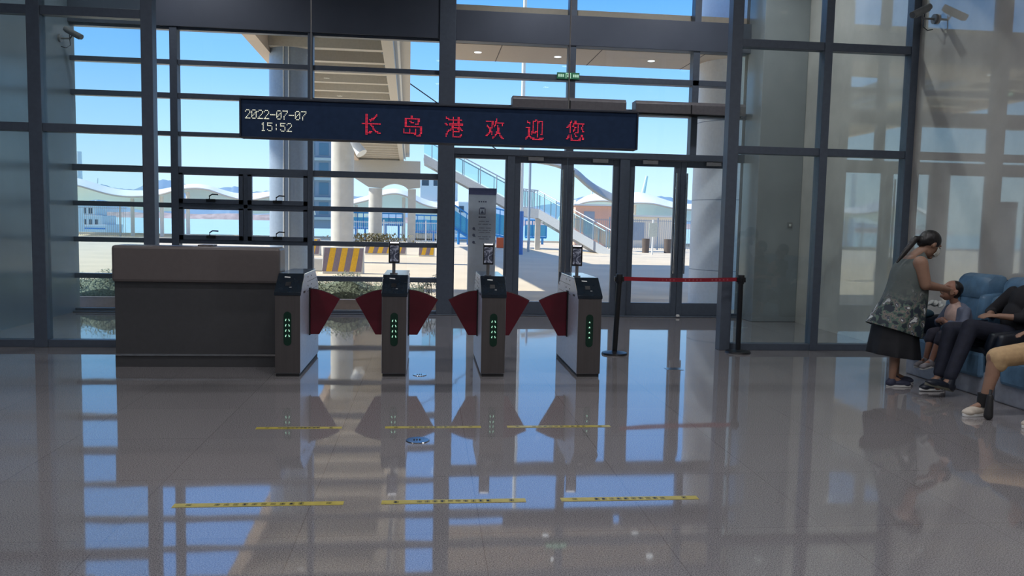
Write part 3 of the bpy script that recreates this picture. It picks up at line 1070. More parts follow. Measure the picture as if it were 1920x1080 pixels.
# ---- woman bending over the child
def woman():
    t = thing('person', (4.7, 7.5, 0), 'standing woman in a sleeveless floral tunic and mask bending over the child', 'person')
    b = MB()
    hc, f, r, u = head(b, (5.005, 7.5, 1.43), (0.84, 0.05, -0.54), (0.5, 0, 0.85), 1.14)
    b.capsule((4.845, 7.5, 1.30), (4.955, 7.5, 1.385), 0.058, 0.052)
    b.ell((4.815, 7.5, 1.235), (0.075, 0, 0.03), (0, 0.165, 0), (-0.02, 0, 0.08))
    b.ell((4.79, 7.5, 1.12), (0.10, 0, 0.0), (0, 0.13, 0), (0.03, 0, 0.16))
    b.ell((4.745, 7.5, 0.93), (0.10, 0, 0), (0, 0.13, 0), (0, 0, 0.16))
    b.ell((4.70, 7.5, 0.80), (0.115, 0, 0), (0, 0.15, 0), (0, 0, 0.12))
    for s, el, wr in ((-1, (4.845, 7.29, 1.035), (5.15, 7.39, 0.985)), (1, (4.96, 7.70, 1.05), (5.20, 7.62, 1.0))):
        sh = Vector((4.80, 7.322, 1.245)) if s < 0 else Vector((4.83, 7.64, 1.235))
        b.capsule(sh, el, 0.070 if s < 0 else 0.05, 0.054 if s < 0 else 0.046)
        b.capsule(el, wr, 0.050, 0.029)
        tg = Vector((5.30, 7.56, 0.955))
        hand(b, Vector(wr), tg-Vector(wr), Vector((0.1, -s*0.9, -0.3)), 0.95, 0.35, thumb=s)
        hp = Vector((4.68, 7.5+s*0.085, 0.80))
        kn = Vector((4.69, 7.5+s*0.08, 0.45)) if s < 0 else Vector((4.77, 7.5+s*0.08, 0.45))
        an = Vector((4.635, 7.5+s*0.085, 0.085)) if s < 0 else Vector((4.775, 7.5+s*0.085, 0.085))
        b.capsule(hp, kn, 0.085, 0.055)
        b.capsule(kn, kn*0.6+an*0.4+Vector((-0.015, 0, 0)), 0.052, 0.050)
        b.capsule(kn*0.6+an*0.4+Vector((-0.015, 0, 0)), an, 0.050, 0.032)
        b.capsule(an, an+Vector((0.10, 0, -0.04)), 0.032, 0.026)
    b.build('body', M_skin, t, remesh=0.008)
    eyes(hc, f, r, u, 1.14, t)
    # hair: cap, bun and loose ponytail lying on the back
    h = MB()
    h.ell(hc+u*0.034-f*0.022, r*0.096, f*0.110, u*0.101)
    h.ell(hc-f*0.080-u*0.005, r*0.076, f*0.055, u*0.076)
    h.capsule(hc-f*0.10-u*0.01, hc-f*0.165-u*0.05, 0.035, 0.034)
    h.capsule(hc-f*0.165-u*0.05, Vector((4.70, 7.47, 1.315)), 0.034, 0.026)
    h.capsule(Vector((4.70, 7.47, 1.315)), Vector((4.64, 7.46, 1.24)), 0.026, 0.010)
    h.build('hair', M_hair, t, remesh=0.008)
    # mask
    mk = MB()
    vs, fs = [], []
    for j in range(7):
        for i in range(13):
            a = (i/12-0.5)*2.5
            v = (j/6-0.5)
            rr = 0.110 if abs(v) < 0.4 else 0.095
            vs.append(hc+r*math.sin(a)*0.080+f*(math.cos(a)*rr+0.024-0.02*abs(v))-u*(0.045+v*0.085))
    for j in range(6):
        for i in range(12):
            fs.append([j*13+i, j*13+i+1, (j+1)*13+i+1, (j+1)*13+i])
    MB().add(vs, fs).build('face_mask', mat('pale_mask_cloth', (214, 216, 206), 0.7), t, solid=0.004, smooth=True)
    # tunic
    fm = floral()
    rings = [((4.85, 7.5, 1.325), 0.068, 0.08, 0.5), ((4.83, 7.5, 1.30), 0.10, 0.145, 0.40), ((4.81, 7.5, 1.25), 0.13, 0.192, 0.25), ((4.80, 7.5, 1.16), 0.165, 0.192, 0.12), ((4.80, 7.5, 1.05), 0.182, 0.19, 0.05),
             ((4.785, 7.5, 0.93), 0.20, 0.20, 0), ((4.76, 7.5, 0.82), 0.218, 0.22, -0.05), ((4.72, 7.5, 0.72), 0.24, 0.24, -0.12), ((4.69, 7.5, 0.62), 0.26, 0.25, -0.22), ((4.67, 7.5, 0.555), 0.27, 0.255, -0.30)]
    loft(rings, 'tunic', fm, t, folds=6, amp=0.05)
    rings = [((4.69, 7.5, 0.84), 0.15, 0.18, 0), ((4.68, 7.5, 0.66), 0.20, 0.21, 0), ((4.68, 7.5, 0.5), 0.225, 0.225, -0.05), ((4.68, 7.5, 0.37), 0.245, 0.235, -0.1), ((4.68, 7.5, 0.30), 0.25, 0.24, -0.12)]
    loft(rings, 'skirt', mat('black_cloth', (20, 22, 28), 0.7), t, folds=9, amp=0.07)
    M_shoe = mat('navy_canvas', (58, 62, 84), 0.6)
    shoe((4.635, 7.415, 0.005), (4.83, 7.40, 0.005), M_shoe, t, h=0.05)
    shoe((4.775, 7.585, 0.005), (4.97, 7.575, 0.005), M_shoe, t, h=0.05)


woman()


def child():
    t = thing('person', (5.45, 7.66, 0), 'seated child in a grey jacket tipping the face up towards the woman', 'person')
    y = 7.62
    b = MB()
    hc, f, r, u = head(b, (5.345, y, 0.955), (-0.86, -0.12, 0.38), (0.35, 0, 0.9), 0.98)
    b.capsule((5.41, y, 0.80), (5.375, y, 0.88), 0.042, 0.042)
    b.ell((5.43, y, 0.66), (0.085, 0, 0), (0, 0.12, 0), (-0.02, 0, 0.15))
    b.ell((5.46, y, 0.55), (0.09, 0, 0), (0, 0.12, 0), (0, 0, 0.09))
    for s in (-1, 1):
        sh = Vector((5.43, y+s*0.13, 0.755))
        el = Vector((5.36, y+s*0.185, 0.60))
        wr = Vector((5.27, y+s*0.07, 0.635))
        b.capsule(sh, el, 0.036, 0.029)
        b.capsule(el, wr, 0.028, 0.021)
        hand(b, wr, Vector((-0.05, -s*0.5, 0.12)), Vector((0.9, 0, 0.1)), 0.75, 0.6, thumb=-s)
        hp = Vector((5.43, y+s*0.06, 0.53))
        kn = Vector((5.20, y+s*0.075-0.02, 0.50))
        an = Vector((5.12 if s < 0 else 5.14, y+s*0.06-0.03, 0.24))
        b.capsule(hp, kn, 0.058, 0.044)
        b.capsule(kn, an, 0.040, 0.026)
        b.capsule(an, an+Vector((-0.07, 0, -0.04)), 0.026, 0.02)
    b.build('body', M_skin2, t, remesh=0.007)
    eyes(hc, f, r, u, 0.98, t)
    h = MB()
    h.ell(hc+u*0.038-f*0.03, r*0.083, f*0.088, u*0.082)
    h.ell(hc-f*0.05, r*0.078, f*0.055, u*0.075)
    h.build('hair', M_hair, t, remesh=0.007)
    # pale shirt, open jacket, dark shorts
    s_ = MB()
    s_.ell((5.42, y, 0.665), (0.102, 0, 0), (0, 0.118, 0), (-0.02, 0, 0.165))
    s_.ell((5.44, y, 0.57), (0.105, 0, 0), (0, 0.115, 0), (0, 0, 0.09))
    s_.capsule((5.41, y, 0.79), (5.405, y, 0.815), 0.052, 0.05)
    s_.build('shirt', mat('pale_pink_cotton', (205, 176, 164), 0.7), t, remesh=0.008)
    j = MB()
    j.ell((5.475, y, 0.67), (0.085, 0, 0), (0, 0.145, 0), (-0.01, 0, 0.165))
    for s in (-1, 1):
        sh = Vector((5.435, y+s*0.125, 0.755))
        el = Vector((5.365, y+s*0.185, 0.60))
        wr = Vector((5.295, y+s*0.10, 0.628))
        j.capsule(sh, el, 0.052, 0.043)
        j.capsule(el, wr, 0.040, 0.034)
        j.capsule((5.40, y+s*0.10, 0.76), (5.385, y+s*0.112, 0.54), 0.040, 0.045)
    j.build('jacket', mat('grey_blue_jacket', (104, 112, 132), 0.7, bump=0.2), t, remesh=0.008)
    p = MB()
    p.ell((5.46, y, 0.53), (0.10, 0, 0), (0, 0.135, 0), (0, 0, 0.075))
    for s in (-1, 1):
        p.capsule((5.43, y+s*0.065, 0.53), (5.215, y+s*0.078-0.02, 0.505), 0.068, 0.058)
        p.capsule((5.215, y+s*0.078-0.02, 0.505), (5.19, y+s*0.078-0.02, 0.44), 0.057, 0.055)
    p.build('shorts', mat('dark_grey_cotton', (52, 52, 66), 0.8), t, remesh=0.008)
    MS = mat('grey_trainer', (150, 146, 150), 0.6)
    for s in (-1, 1):
        ax = 5.12 if s < 0 else 5.14
        shoe((ax, y+s*0.06-0.03, 0.175), (ax-0.135, y+s*0.06-0.05, 0.155), MS, t, 0.82)


child()


def man():
    t = thing('person', (5.5, 7.1, 0), 'seated person in dark trousers and loafers at the right frame edge, hands joined', 'person')
    y = 7.12
    b = MB()
    hc, f, r, u = head(b, (5.75, y-0.14, 1.185), (-0.97, -0.1, -0.15), (0, 0, 1), 1.05)
    b.capsule((5.74, y-0.10, 1.02), (5.745, y-0.13, 1.10), 0.055, 0.052)
    b.ell((5.725, y-0.08, 0.90), (0.10, 0, 0), (0, 0.17, 0), (0.02, 0, 0.16))
    b.ell((5.68, y-0.04, 0.70), (0.11, 0, 0), (0, 0.16, 0), (0, 0, 0.2))
    b.ell((5.60, y, 0.56), (0.13, 0, 0), (0, 0.165, 0), (0, 0, 0.10))
    # hands meet over the lap
    for s in (-1, 1):
        sh = Vector((5.725, y-0.08+s*0.18, 0.97))
        el = Vector((5.60, y+s*0.225, 0.755))
        wr = Vector((5.42, y+s*0.06-0.05, 0.765))
        b.capsule(sh, el, 0.05, 0.042)
        b.capsule(el, wr, 0.040, 0.028)
        hand(b, wr, Vector((-0.9, -s*0.25, 0.05)), Vector((0, -s*0.3, -0.9)), 1.0, 0.5, thumb=s)
    for (kn, an, toe) in (((5.12, 6.98, 0.66), (4.90, 6.94, 0.14), (-0.12, 0, 0)), ((5.12, 7.26, 0.60), (4.99, 7.22, 0.12), (-0.12, 0, 0))):
        kn, an = Vector(kn), Vector(an)
        b.capsule((5.56, y+(-0.09 if kn.y < y else 0.09), 0.55), kn, 0.085, 0.06)
        b.capsule(kn, an, 0.056, 0.036)
        b.capsule(an, an+Vector((-0.10, 0, -0.05)), 0.034, 0.028)
    b.build('body', M_skin, t, remesh=0.009)
    eyes(hc, f, r, u, 1.05, t)
    h = MB()
    h.ell(hc+u*0.035-f*0.02, r*0.085, f*0.096, u*0.088)
    h.ell(hc-f*0.05, r*0.078, f*0.055, u*0.075)
    h.build('hair', M_hair, t, remesh=0.009)
    c = MB()
    c.ell((5.725, y-0.08, 0.90), (0.118, 0, 0), (0, 0.195, 0), (0.02, 0, 0.17))
    c.ell((5.68, y-0.04, 0.70), (0.13, 0, 0), (0, 0.18, 0), (0, 0, 0.22))
    for s in (-1, 1):
        c.capsule((5.725, y-0.08+s*0.18, 0.975), (5.60, y+s*0.228, 0.765), 0.066, 0.058)
        c.capsule((5.60, y+s*0.228, 0.76), (5.55, y+s*0.18-0.01, 0.758), 0.055, 0.05)
    c.build('shirt', mat('black_cotton', (26, 26, 32), 0.8), t, remesh=0.01)
    p = MB()
    p.ell((5.58, y, 0.555), (0.145, 0, 0), (0, 0.19, 0), (0, 0, 0.105))
    for (kn, an, yy) in (((5.12, 6.98, 0.66), (4.925, 6.945, 0.20), -0.09), ((5.12, 7.26, 0.60), (5.01, 7.225, 0.18), 0.09)):
        kn, an = Vector(kn), Vector(an)
        p.capsule((5.52, y+yy, 0.575), kn, 0.105, 0.080)
        p.capsule(kn, an, 0.078, 0.058)
    p.build('trousers', mat('near_black_denim', (30, 34, 50), 0.8, var=0.2), t, remesh=0.01)
    MS = mat('dark_leather_shoe', (28, 34, 46), 0.4)
    ML = mat('olive_rubber_sole', (96, 96, 84), 0.6)
    shoe((4.90, 6.93, 0.065), (4.64, 6.90, 0.13), MS, t, 1.1, sole=ML, h=0.08)
    shoe((5.0, 7.21, 0.01), (4.79, 7.20, 0.012), MS, t, 1.05, sole=M_white, h=0.08)


man()


def khaki():
    t = thing('person', (5.4, 6.42, 0), 'seated person in khaki shorts and pale trainers cut off by the right frame edge', 'person')
    y = 6.30
    b = MB()
    hc, f, r, u = head(b, (5.66, y+0.05, 1.22), (-1, 0, -0.1), (0, 0, 1), 1.05)
    b.capsule((5.67, y+0.05, 1.05), (5.665, y+0.05, 1.13), 0.055, 0.052)
    b.ell((5.66, y+0.05, 0.93), (0.10, 0, 0), (0, 0.17, 0), (0, 0, 0.16))
    b.ell((5.63, y+0.05, 0.72), (0.11, 0, 0), (0, 0.155, 0), (0, 0, 0.2))
    b.ell((5.55, y+0.05, 0.57), (0.13, 0, 0), (0, 0.165, 0), (0, 0, 0.10))
    for s in (-1, 1):
        sh = Vector((5.66, y+0.05+s*0.18, 1.0))
        el = Vector((5.58, y+0.05+s*0.225, 0.78))
        wr = Vector((5.33, y+0.05+s*0.13, 0.69))
        b.capsule(sh, el, 0.05, 0.042)
        b.capsule(el, wr, 0.040, 0.028)
        hand(b, wr, Vector((-0.9, -s*0.1, -0.15)), Vector((0, -s*0.1, -0.9)), 1.0, 0.35, thumb=s)
    legs = [((4.80, 6.22, 0.50), (4.725, 6.22, 0.10)), ((4.98, 5.86, 0.50), (4.95, 5.82, 0.09))]
    for kn, an in legs:
        kn, an = Vector(kn), Vector(an)
        b.capsule((5.50, y+(-0.02 if kn.y > 6 else -0.12), 0.56), kn, 0.085, 0.060)
        mid = kn*0.62+an*0.38+Vector((0.018, 0, 0))
        b.capsule(kn, mid, 0.054, 0.056)
        b.capsule(mid, an, 0.054, 0.034)
        b.capsule(an, an+Vector((-0.10, 0, -0.04)), 0.032, 0.026)
    b.build('body', M_skin, t, remesh=0.009)
    eyes(hc, f, r, u, 1.05, t)
    h = MB()
    h.ell(hc+u*0.035-f*0.02, r*0.085, f*0.096, u*0.088)
    h.ell(hc-f*0.05, r*0.078, f*0.055, u*0.075)
    h.build('hair', M_hair, t, remesh=0.009)
    c = MB()
    c.ell((5.66, y+0.05, 0.93), (0.118, 0, 0), (0, 0.195, 0), (0, 0, 0.17))
    c.ell((5.63, y+0.05, 0.72), (0.13, 0, 0), (0, 0.175, 0), (0, 0, 0.22))
    for s in (-1, 1):
        c.capsule((5.66, y+0.05+s*0.18, 1.0), (5.59, y+0.05+s*0.222, 0.82), 0.066, 0.062)
    c.build('shirt', mat('grey_cotton', (90, 92, 96), 0.8), t, remesh=0.01)
    p = MB()
    p.ell((5.52, y+0.03, 0.57), (0.15, 0, 0), (0, 0.19, 0), (0, 0, 0.105))
    for (kn, an), yy in zip(legs, (-0.02, -0.12)):
        kn, an = Vector(kn), Vector(an)
        e = kn+Vector((0.03, 0, 0))
        p.capsule((5.48, y+yy, 0.575), e, 0.108, 0.088)
        p.capsule(e, e+Vector((0.0, 0, -0.05)), 0.086, 0.080)
    p.build('shorts', mat('khaki_cotton', (190, 160, 120), 0.8, bump=0.15), t, remesh=0.01)
    MS = mat('pale_trainer', (196, 186, 172), 0.6)
    for kn, an in legs:
        a = Vector((an[0], an[1], 0.005))
        shoe(a, a+Vector((-0.20, -0.03, 0)), MS, t, 1.1, h=0.07)
        MB().cyl((an[0], an[1], 0.075), (an[0]+0.006, an[1], 0.19), 0.048, 0.052, n=20).build('sock', M_dark, t, smooth=True)
    return t


khaki()
# black folded umbrella shape put in for the dark ankle band by the trainer
q = MB().capsule((4.665, 6.07, 0.036), (4.685, 6.09, 0.19), 0.036, 0.024).build('folded_umbrella', M_dark, smooth=True)
tag(q, 'short folded black umbrella standing on the floor in front of the pale trainer', 'umbrella')
MB().cyl((4.688, 6.093, 0.205), (4.70, 6.105, 0.245), 0.012, n=10).build('handle', M_black, q)

# plastic bag on the first armrest
b = MB()
random.seed(3)
for k in range(9):
    c = Vector((5.50+random.uniform(-0.10, 0.10), 8.11+random.uniform(-0.015, 0.03), 0.745+random.uniform(0, 0.05)))
    b.ell(c, (random.uniform(0.02, 0.045), 0, 0.01), (0, random.uniform(0.02, 0.035), 0), (0.01, 0, random.uniform(0.015, 0.03)), 8, 6)
tag(b.build('crumpled_bag', mat('white_plastic_film', (205, 210, 205), 0.3), remesh=0.006), 'crumpled white bag on the armrest behind the child', 'bag')
# dark bag next to the child in front of the first chair
b = MB()
b.ell((5.36, 8.10, 0.66), (0.14, 0, 0.02), (0, 0.05, 0), (-0.04, 0, 0.055))
b.ell((5.30, 8.09, 0.70), (0.08, 0, 0.02), (0, 0.04, 0), (0, 0, 0.05))
tag(b.build('draped_jacket', mat('teal_shell_fabric', (58, 84, 96), 0.4, bump=0.5, scale=7), remesh=0.008), 'dark teal jacket draped on the armrest between the woman and child', 'jacket')

# ================================================================== OUTSIDE

# ---- planter and hedge along the facade
b = MB().box(XL-1, 0.28, YF+0.70, YF+0.82, -0.03, 0.16)
tag(b.build('planter_kerb', mat('purple_grey_stone', (96, 92, 104), 0.7)), 'low dark stone kerb of the planter outside the facade', 'kerb')
random.seed(11)
vs, fs = [], []
for k in range(15000):
    x = random.uniform(XL-1, 0.2)
    top = 0.42+0.07*math.sin(x*3.1)+0.05*math.sin(x*7.7)
    y = random.uniform(YF+0.9, YF+1.9)
    z = random.uniform(0.02, top) if random.random() < 0.6 else top+random.uniform(-0.05, 0.07)
    a = random.uniform(0, 6.28)
    e = random.uniform(-0.8, 0.8)
    s = random.uniform(0.012, 0.026)
    d = Vector((math.cos(a), math.sin(a), e)).normalized()*s
    p = d.cross(Vector((random.random()-.5, random.random()-.5, 1))).normalized()*s*0.5
    c = Vector((x, y, z))
    i = len(vs)
    vs += [c-d, c+p, c+d, c-p]
    fs.append([i, i+1, i+2, i+3])
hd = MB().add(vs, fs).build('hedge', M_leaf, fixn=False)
tag(hd, 'low clipped hedge in the planter just outside the left windows', 'hedge', kind='stuff')
b = MB()
b2 = MB()
N = 60
vs, fs = [], []
for k in range(N+1):
    x = XL-0.95+(1.1+0.95+4.4)*k/N
    tp = 0.36+0.06*math.sin(x*3.1)+0.05*math.sin(x*7.7)
    for (yy, zz) in ((YF+0.95, -0.03), (YF+0.92, tp*0.6), (YF+1.05, tp), (YF+1.7, tp+0.02), (YF+1.85, -0.03)):
        vs.append((x, yy, zz))
for k in range(N):
    for j in range(4):
        fs.append([k*5+j, k*5+5+j, k*5+6+j, k*5+j+1])
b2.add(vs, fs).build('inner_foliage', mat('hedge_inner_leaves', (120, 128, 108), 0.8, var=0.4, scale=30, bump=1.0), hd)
random.seed(5)
for k in range(110):
    x = random.uniform(XL-0.9, 0.15)
    y = random.uniform(YF+0.95, YF+1.8)
    b.tube([(x, y, -0.03), (x+random.uniform(-.06, .06), y, 0.2), (x+random.uniform(-.12, .12), y, 0.42)], 0.006, n=5)
b.build('stems', mat('brown_twigs', (86, 72, 58), 0.8), hd)


# ---- round columns outside
def column(c, r, z1, M, label, seams=(), pipes=False, name='round_column'):
    o = MB().cyl((c[0], c[1], -0.03), (c[0], c[1], z1), r, n=48).build(name, M, smooth=True)
    tag(o, label, 'column')
    for z in seams:
        MB().cyl((c[0], c[1], z), (c[0], c[1], z+0.012), r+0.004, n=48).build('seam_ring', M_colg, o, smooth=True)
    if pipes:
        for dx in (-0.075, 0.035):
            MB().cyl((c[0]+dx, c[1]-math.sqrt(r*r-dx*dx)-0.012, 0), (c[0]+dx, c[1]-math.sqrt(r*r-dx*dx)-0.012, z1), 0.013, n=8).build('joint_strip', M_white, o, smooth=True)
    return o


cR = at(1300, 400, 15.6)
column((cR.x+0.82, 15.6), 0.82, 9, M_colw, 'thick white clad column outside the right double door', seams=(0.7, 1.08+1.0, 3.6, 5.2))
cL = at(545, 300, 18.5)
column((cL.x, 18.5), 0.46, 9, M_colg, 'blue grey clad column outside the tilting windows', seams=(0.2,), pipes=True)

# ---- unseen slab added high overhead, outline shaped to shade the ground by the doors
struct(MB().prism([(-27.4, YF+0.2), (60, YF+0.2), (60, 34), (-21.2, 34), (-21.9, 20.9), (-27.4, 20.9)], 'z', 22.0, 22.6).build('roof_eaves', M_soffit))

# ---- entrance canopy
p = at(1000, 120, 16.4)
ce = Y_can = 16.2
zc_ = at(1060, 121, Y_can).z
cn = thing('entrance_canopy', (4, 15, zc_), 'beige panelled canopy projecting over the doors outside', 'canopy')
MB().box(0.35, 12, YF+0.13, Y_can, zc_, zc_+0.35).build('soffit', M_soffit, cn)
b = MB()
for x in (1.3, 3.15, 5.1, 7.2):
    b.box(x-0.008, x+0.008, YF+0.14, Y_can-0.01, zc_-0.004, zc_)
b.box(0.36, 12, 14.7, 14.716, zc_-0.004, zc_)
b.build('panel_joints', mat('dark_joint', (110, 100, 95), 0.8), cn)
for (x, y) in ((0.9, 15.4), (2.45, 14.4), (2.45, 15.5), (4.3, 14.4), (4.3, 15.5)):
    MB().cyl((x, y, zc_-0.006), (x, y, zc_), 0.07, n=20).build('downlight', M_strip, cn)

# ---- footbridge overhead
ZB = 5.2
def zdepth(px, py, z):
    d = fw+rt*((px-960)/F_PX)-up*((py-540)/F_PX)
    return d.y*(z-EYE)/d.z
ya_ = zdepth(714, 75, ZB)
xa_ = at(714, 75, ya_).x
yb_ = zdepth(753, 324, ZB)
xb_ = at(753, 324, yb_).x
y_end = 52.0


def bx(y):
    return xa_+(xb_-xa_)*(y-ya_)/(yb_-ya_)


br_ = thing('footbridge', (-2.2, 30, ZB), 'elevated pedestrian footbridge running from the hall to the quay', 'footbridge')
W = 2.45
Y0b = 14.2


def strip(dx0, dx1, z0, z1, nm, M):
    b = MB()
    vs = []
    for y in (Y0b, y_end):
        x = bx(y)
        vs += [(x+dx0, y, z0), (x+dx1, y, z0), (x+dx1, y, z1), (x+dx0, y, z1)]
    return b.add(vs, [[0, 1, 2, 3], [7, 6, 5, 4], [0, 4, 5, 1], [1, 5, 6, 2], [2, 6, 7, 3], [3, 7, 4, 0]]).build(nm, M, br_)


strip(-W, 0, ZB+0.35, ZB+0.5, 'deck', M_beam)
strip(0, 0.24, ZB, ZB+0.55, 'edge_girder', M_beam)
strip(-W-0.26, -W, ZB-0.05, ZB+0.55, 'edge_girder', M_soffit)
strip(0.24, 0.30, ZB+0.30, ZB+0.42, 'drain_channel', M_colg)
strip(0.32, 0.60, ZB+0.42, ZB+0.62, 'outer_cornice', M_beam)
strip(0.31, 0.36, ZB+0.2, ZB+0.25, 'service_pipe', M_white)
nr = 0
y = Y0b+0.9
while y < y_end:
    x = bx(y)
    MB().box(x-W, x, y, y+0.22, ZB+0.06, ZB+0.35).build('cross_rib', M_beam, br_)
    if nr < 9:
        MB().prism([(x, ZB+0.02), (x-0.42, ZB+0.34), (x, ZB+0.34)], 'y', y+0.22, y+0.26).build('bracket', M_colg, br_)
    y += 1.45
    nr += 1
for k in range(4):
    y = 15.2+k*1.45*1.0
    x = bx(y)-1.5+0.1*k
    MB().cyl((x, y+0.7, ZB+0.342), (x, y+0.7, ZB+0.349), 0.09, n=20).build('downlight', M_strip, br_)
MB().box(bx(14.3)-W, bx(14.3), Y0b-0.6, 15.1, ZB+0.18, ZB+0.35).build('soffit_panel', mat('mid_grey_panel', (112, 114, 122), 0.5), br_)
# arched crosshead at the quay end
b = MB()
x = bx(50)
xc3, xc4 = at(704, 400, 50).x, at(772, 400, 50).x
pl = [(xc4+0.5, ZB), (xc3-1.6, ZB), (xc3-1.6, ZB-0.9), (xc3-0.45, ZB-1.62)]
for k in range(13):
    u = k/12
    pl.append((xc3+0.42+(xc4-xc3-0.7)*u, ZB-1.68+0.28*math.sin(math.pi*u)**0.7))
pl += [(xc4+0.5, ZB-1.6)]
b.prism(pl, 'y', 49.6, 50.2).build('arched_crosshead', M_beam, br_)

c2 = at(642, 400, 30)
column((c2.x, 30), 0.41, ZB-0.06, M_conc, 'pale round concrete column nearest under the footbridge')
c3 = at(704, 400, 50)
column((c3.x, 49.9), 0.41, ZB-1.7, M_conc, 'further round concrete column at the quay end of the footbridge')
c4 = at(772, 400, 50)
tag(MB().box(c4.x-0.24, c4.x+0.24, 49.7, 50.15, -0.03, ZB-1.7).build('square_column', M_conc), 'slender square concrete column beside the footbridge stairs', 'column')
q = at(666, 275, 29)
sp = tag(MB().cyl((q.x-0.10, 29, q.z+0.25), (q.x+0.25, 28.8, q.z-0.25), 0.12, 0.2, n=18).build('floodlight', M_white, smooth=True), 'white floodlight fixed beside the near footbridge column', 'floodlight')
MB().tube([(q.x-0.14, 29, q.z+0.25), (q.x-0.22, 29.1, q.z+0.3), (c2.x+0.40, 29.75, q.z+0.3)], 0.03).build('bracket', M_beam, sp)
# stay cable
q0, q1 = at(776, 162, 40), at(830, 200, 40)
tag(MB().tube([at(700, 108, 40), q0, q1, at(900, 257, 40), at(973, 312, 40)], 0.03, n=6).build('stay_cable', M_dark), 'thin dark cable slanting down past the footbridge', 'cable')

# ---- staircase down to the quay
sa = [(at(770, 268, 51.5), at(775, 268, 51.5)), ]
st = thing('quay_staircase', (4, 45, 0), 'long outdoor staircase with glass balustrade coming down right from the footbridge', 'staircase')


M_string = mat('grey_stringer_paint', (164, 168, 174), 0.5)


def stair_flight(p0, p1, wd, steps=14):
    """p0,p1: top edge of the near stringer; width away from camera"""
    p0, p1 = Vector(p0), Vector(p1)
    b = MB()
    d = p1-p0
    n = Vector((0, 1, 0))
    vs = []
    for off in (Vector((0, 0, 0)), n*0.25, n*(wd-0.25), n*wd):
        pass
    for y in (0, wd-0.25):
        k = [p0+n*y, p1+n*y, p1+n*y-Vector((0, 0, 0.55)), p0+n*y-Vector((0, 0, 0.55))]
        b.add(k+[q+n*0.25 for q in k], [[0, 1, 2, 3], [7, 6, 5, 4], [0, 4, 5, 1], [1, 5, 6, 2], [2, 6, 7, 3], [3, 7, 4, 0]])
    b.build('stringer', M_string, st)
    if steps:
        b = MB()
        for k in range(steps):
            q = p0+d*(k+0.5)/steps
            b.box(q.x-abs(d.x)/steps/2-0.02, q.x+abs(d.x)/steps/2+0.02, q.y+0.25, q.y+wd-0.25, q.z-0.22, q.z-0.12)
        b.build('treads', M_conc, st)
    gl = [p0+Vector((0, 0.1, 0.1)), p1+Vector((0, 0.1, 0.1)), p1+Vector((0, 0.1, 0.95)), p0+Vector((0, 0.1, 0.95))]
    MB().add(gl+[q+Vector((0, 0.02, 0)) for q in gl], [[0, 1, 2, 3], [7, 6, 5, 4], [0, 4, 5, 1], [1, 5, 6, 2], [2, 6, 7, 3], [3, 7, 4, 0]]).build('glass_balustrade', M_glass2, st)
    for dy in (0.1, wd-0.1):
        MB().tube([p0+Vector((0, dy, 1.1)), p1+Vector((0, dy, 1.1))], 0.035, n=8).build('handrail', M_colg, st)
        for k in range(6):
            q = p0+d*(k+0.5)/6+Vector((0, dy, 0))
            MB().tube([q, q+Vector((0, 0, 1.1))], 0.03, n=6).build('rail_post', M_colg, st)


M_glass2 = glass_mat('greenish_balustrade_glass', (0.80, 0.93, 0.93))
A = at(762, 266, 50.5)
A = Vector((-0.3, 50.3, ZB+0.5))
B = at(978, 388, 48)
stair_flight(A, B, 2.2, 18)
Cc = at(1010, 392, 47.5)
stair_flight(B, Cc, 2.2, 0)
Dd = at(1150, 478, 42.5)
Dd.z = 0.1
stair_flight(Cc, Dd, 2.2, 14)
for q in (B, Cc):
    MB().box(q.x-0.15, q.x+0.15, q.y+0.1, q.y+0.4, -0.03, q.z-0.5).build('support_post', M_conc, st)

# ---- notice board standing outside the sidelight
q0, q1 = at(879, 352, 14.6), at(931, 352, 14.6)
zt = q0.z
nb = thing('notice_board', ((q0.x+q1.x)/2, 14.6, 0), 'tall pale upright notice board outside the narrow window beside the doors', 'notice board')
MB().box(q0.x, q1.x, 14.6, 14.66, 0.04, zt).build('panel', mat('pale_blue_grey_board', (226, 232, 246), 0.5, var=0.03), nb, bevel=0.004)
MB().box(q0.x, q1.x, 14.594, 14.6, zt-0.12, zt-0.002).build('header', mat('violet_grey_header', (116, 118, 158), 0.5), nb)
MB().box(q0.x-0.06, q1.x+0.06, 14.5, 14.8, -0.03, 0.04).build('foot', M_colg, nb)
xm = (q0.x+q1.x)/2
ink = mat('grey_print', (104, 110, 140), 0.6)
b = MB()
for k in range(4):
    b.box(xm-0.07+k*0.04, xm-0.045+k*0.04, 14.596, 14.6, zt-0.26, zt-0.235)
b.build('title_print', ink, nb)
b = MB().box(xm-0.06, xm+0.06, 14.596, 14.6, zt-0.48, zt-0.47).box(xm-0.06, xm-0.045, 14.596, 14.6, zt-0.48, zt-0.37).box(xm+0.045, xm+0.06, 14.596, 14.6, zt-0.48, zt-0.37).box(xm-0.04, xm+0.04, 14.596, 14.6, zt-0.38, zt-0.35)
b.prism([(xm-0.03, zt-0.46), (xm, zt-0.40), (xm+0.03, zt-0.46)], 'y', 14.596, 14.6)
b.build('emblem', ink, nb)
b = MB()
for k in range(4):
    b.box(xm-0.065+k*0.034, xm-0.04+k*0.034, 14.596, 14.6, zt-0.545, zt-0.515)
b.build('caption_print', ink, nb)
b = MB()
for i, (dz, l) in enumerate(((0.60, 0.2), (0.65, 0.24), (0.72, 0.24), (0.76, 0.24), (0.80, 0.22), (0.88, 0.24), (0.92, 0.2))):
    for k in range(int(l/0.02)):
        if (k*7+i*3) % 6 == 0: continue
        b.box(xm-0.07+k*0.02, xm-0.056+k*0.02, 14.597, 14.6, zt-dz-0.012, zt-dz)
b.build('body_print', ink, nb)
b = MB()
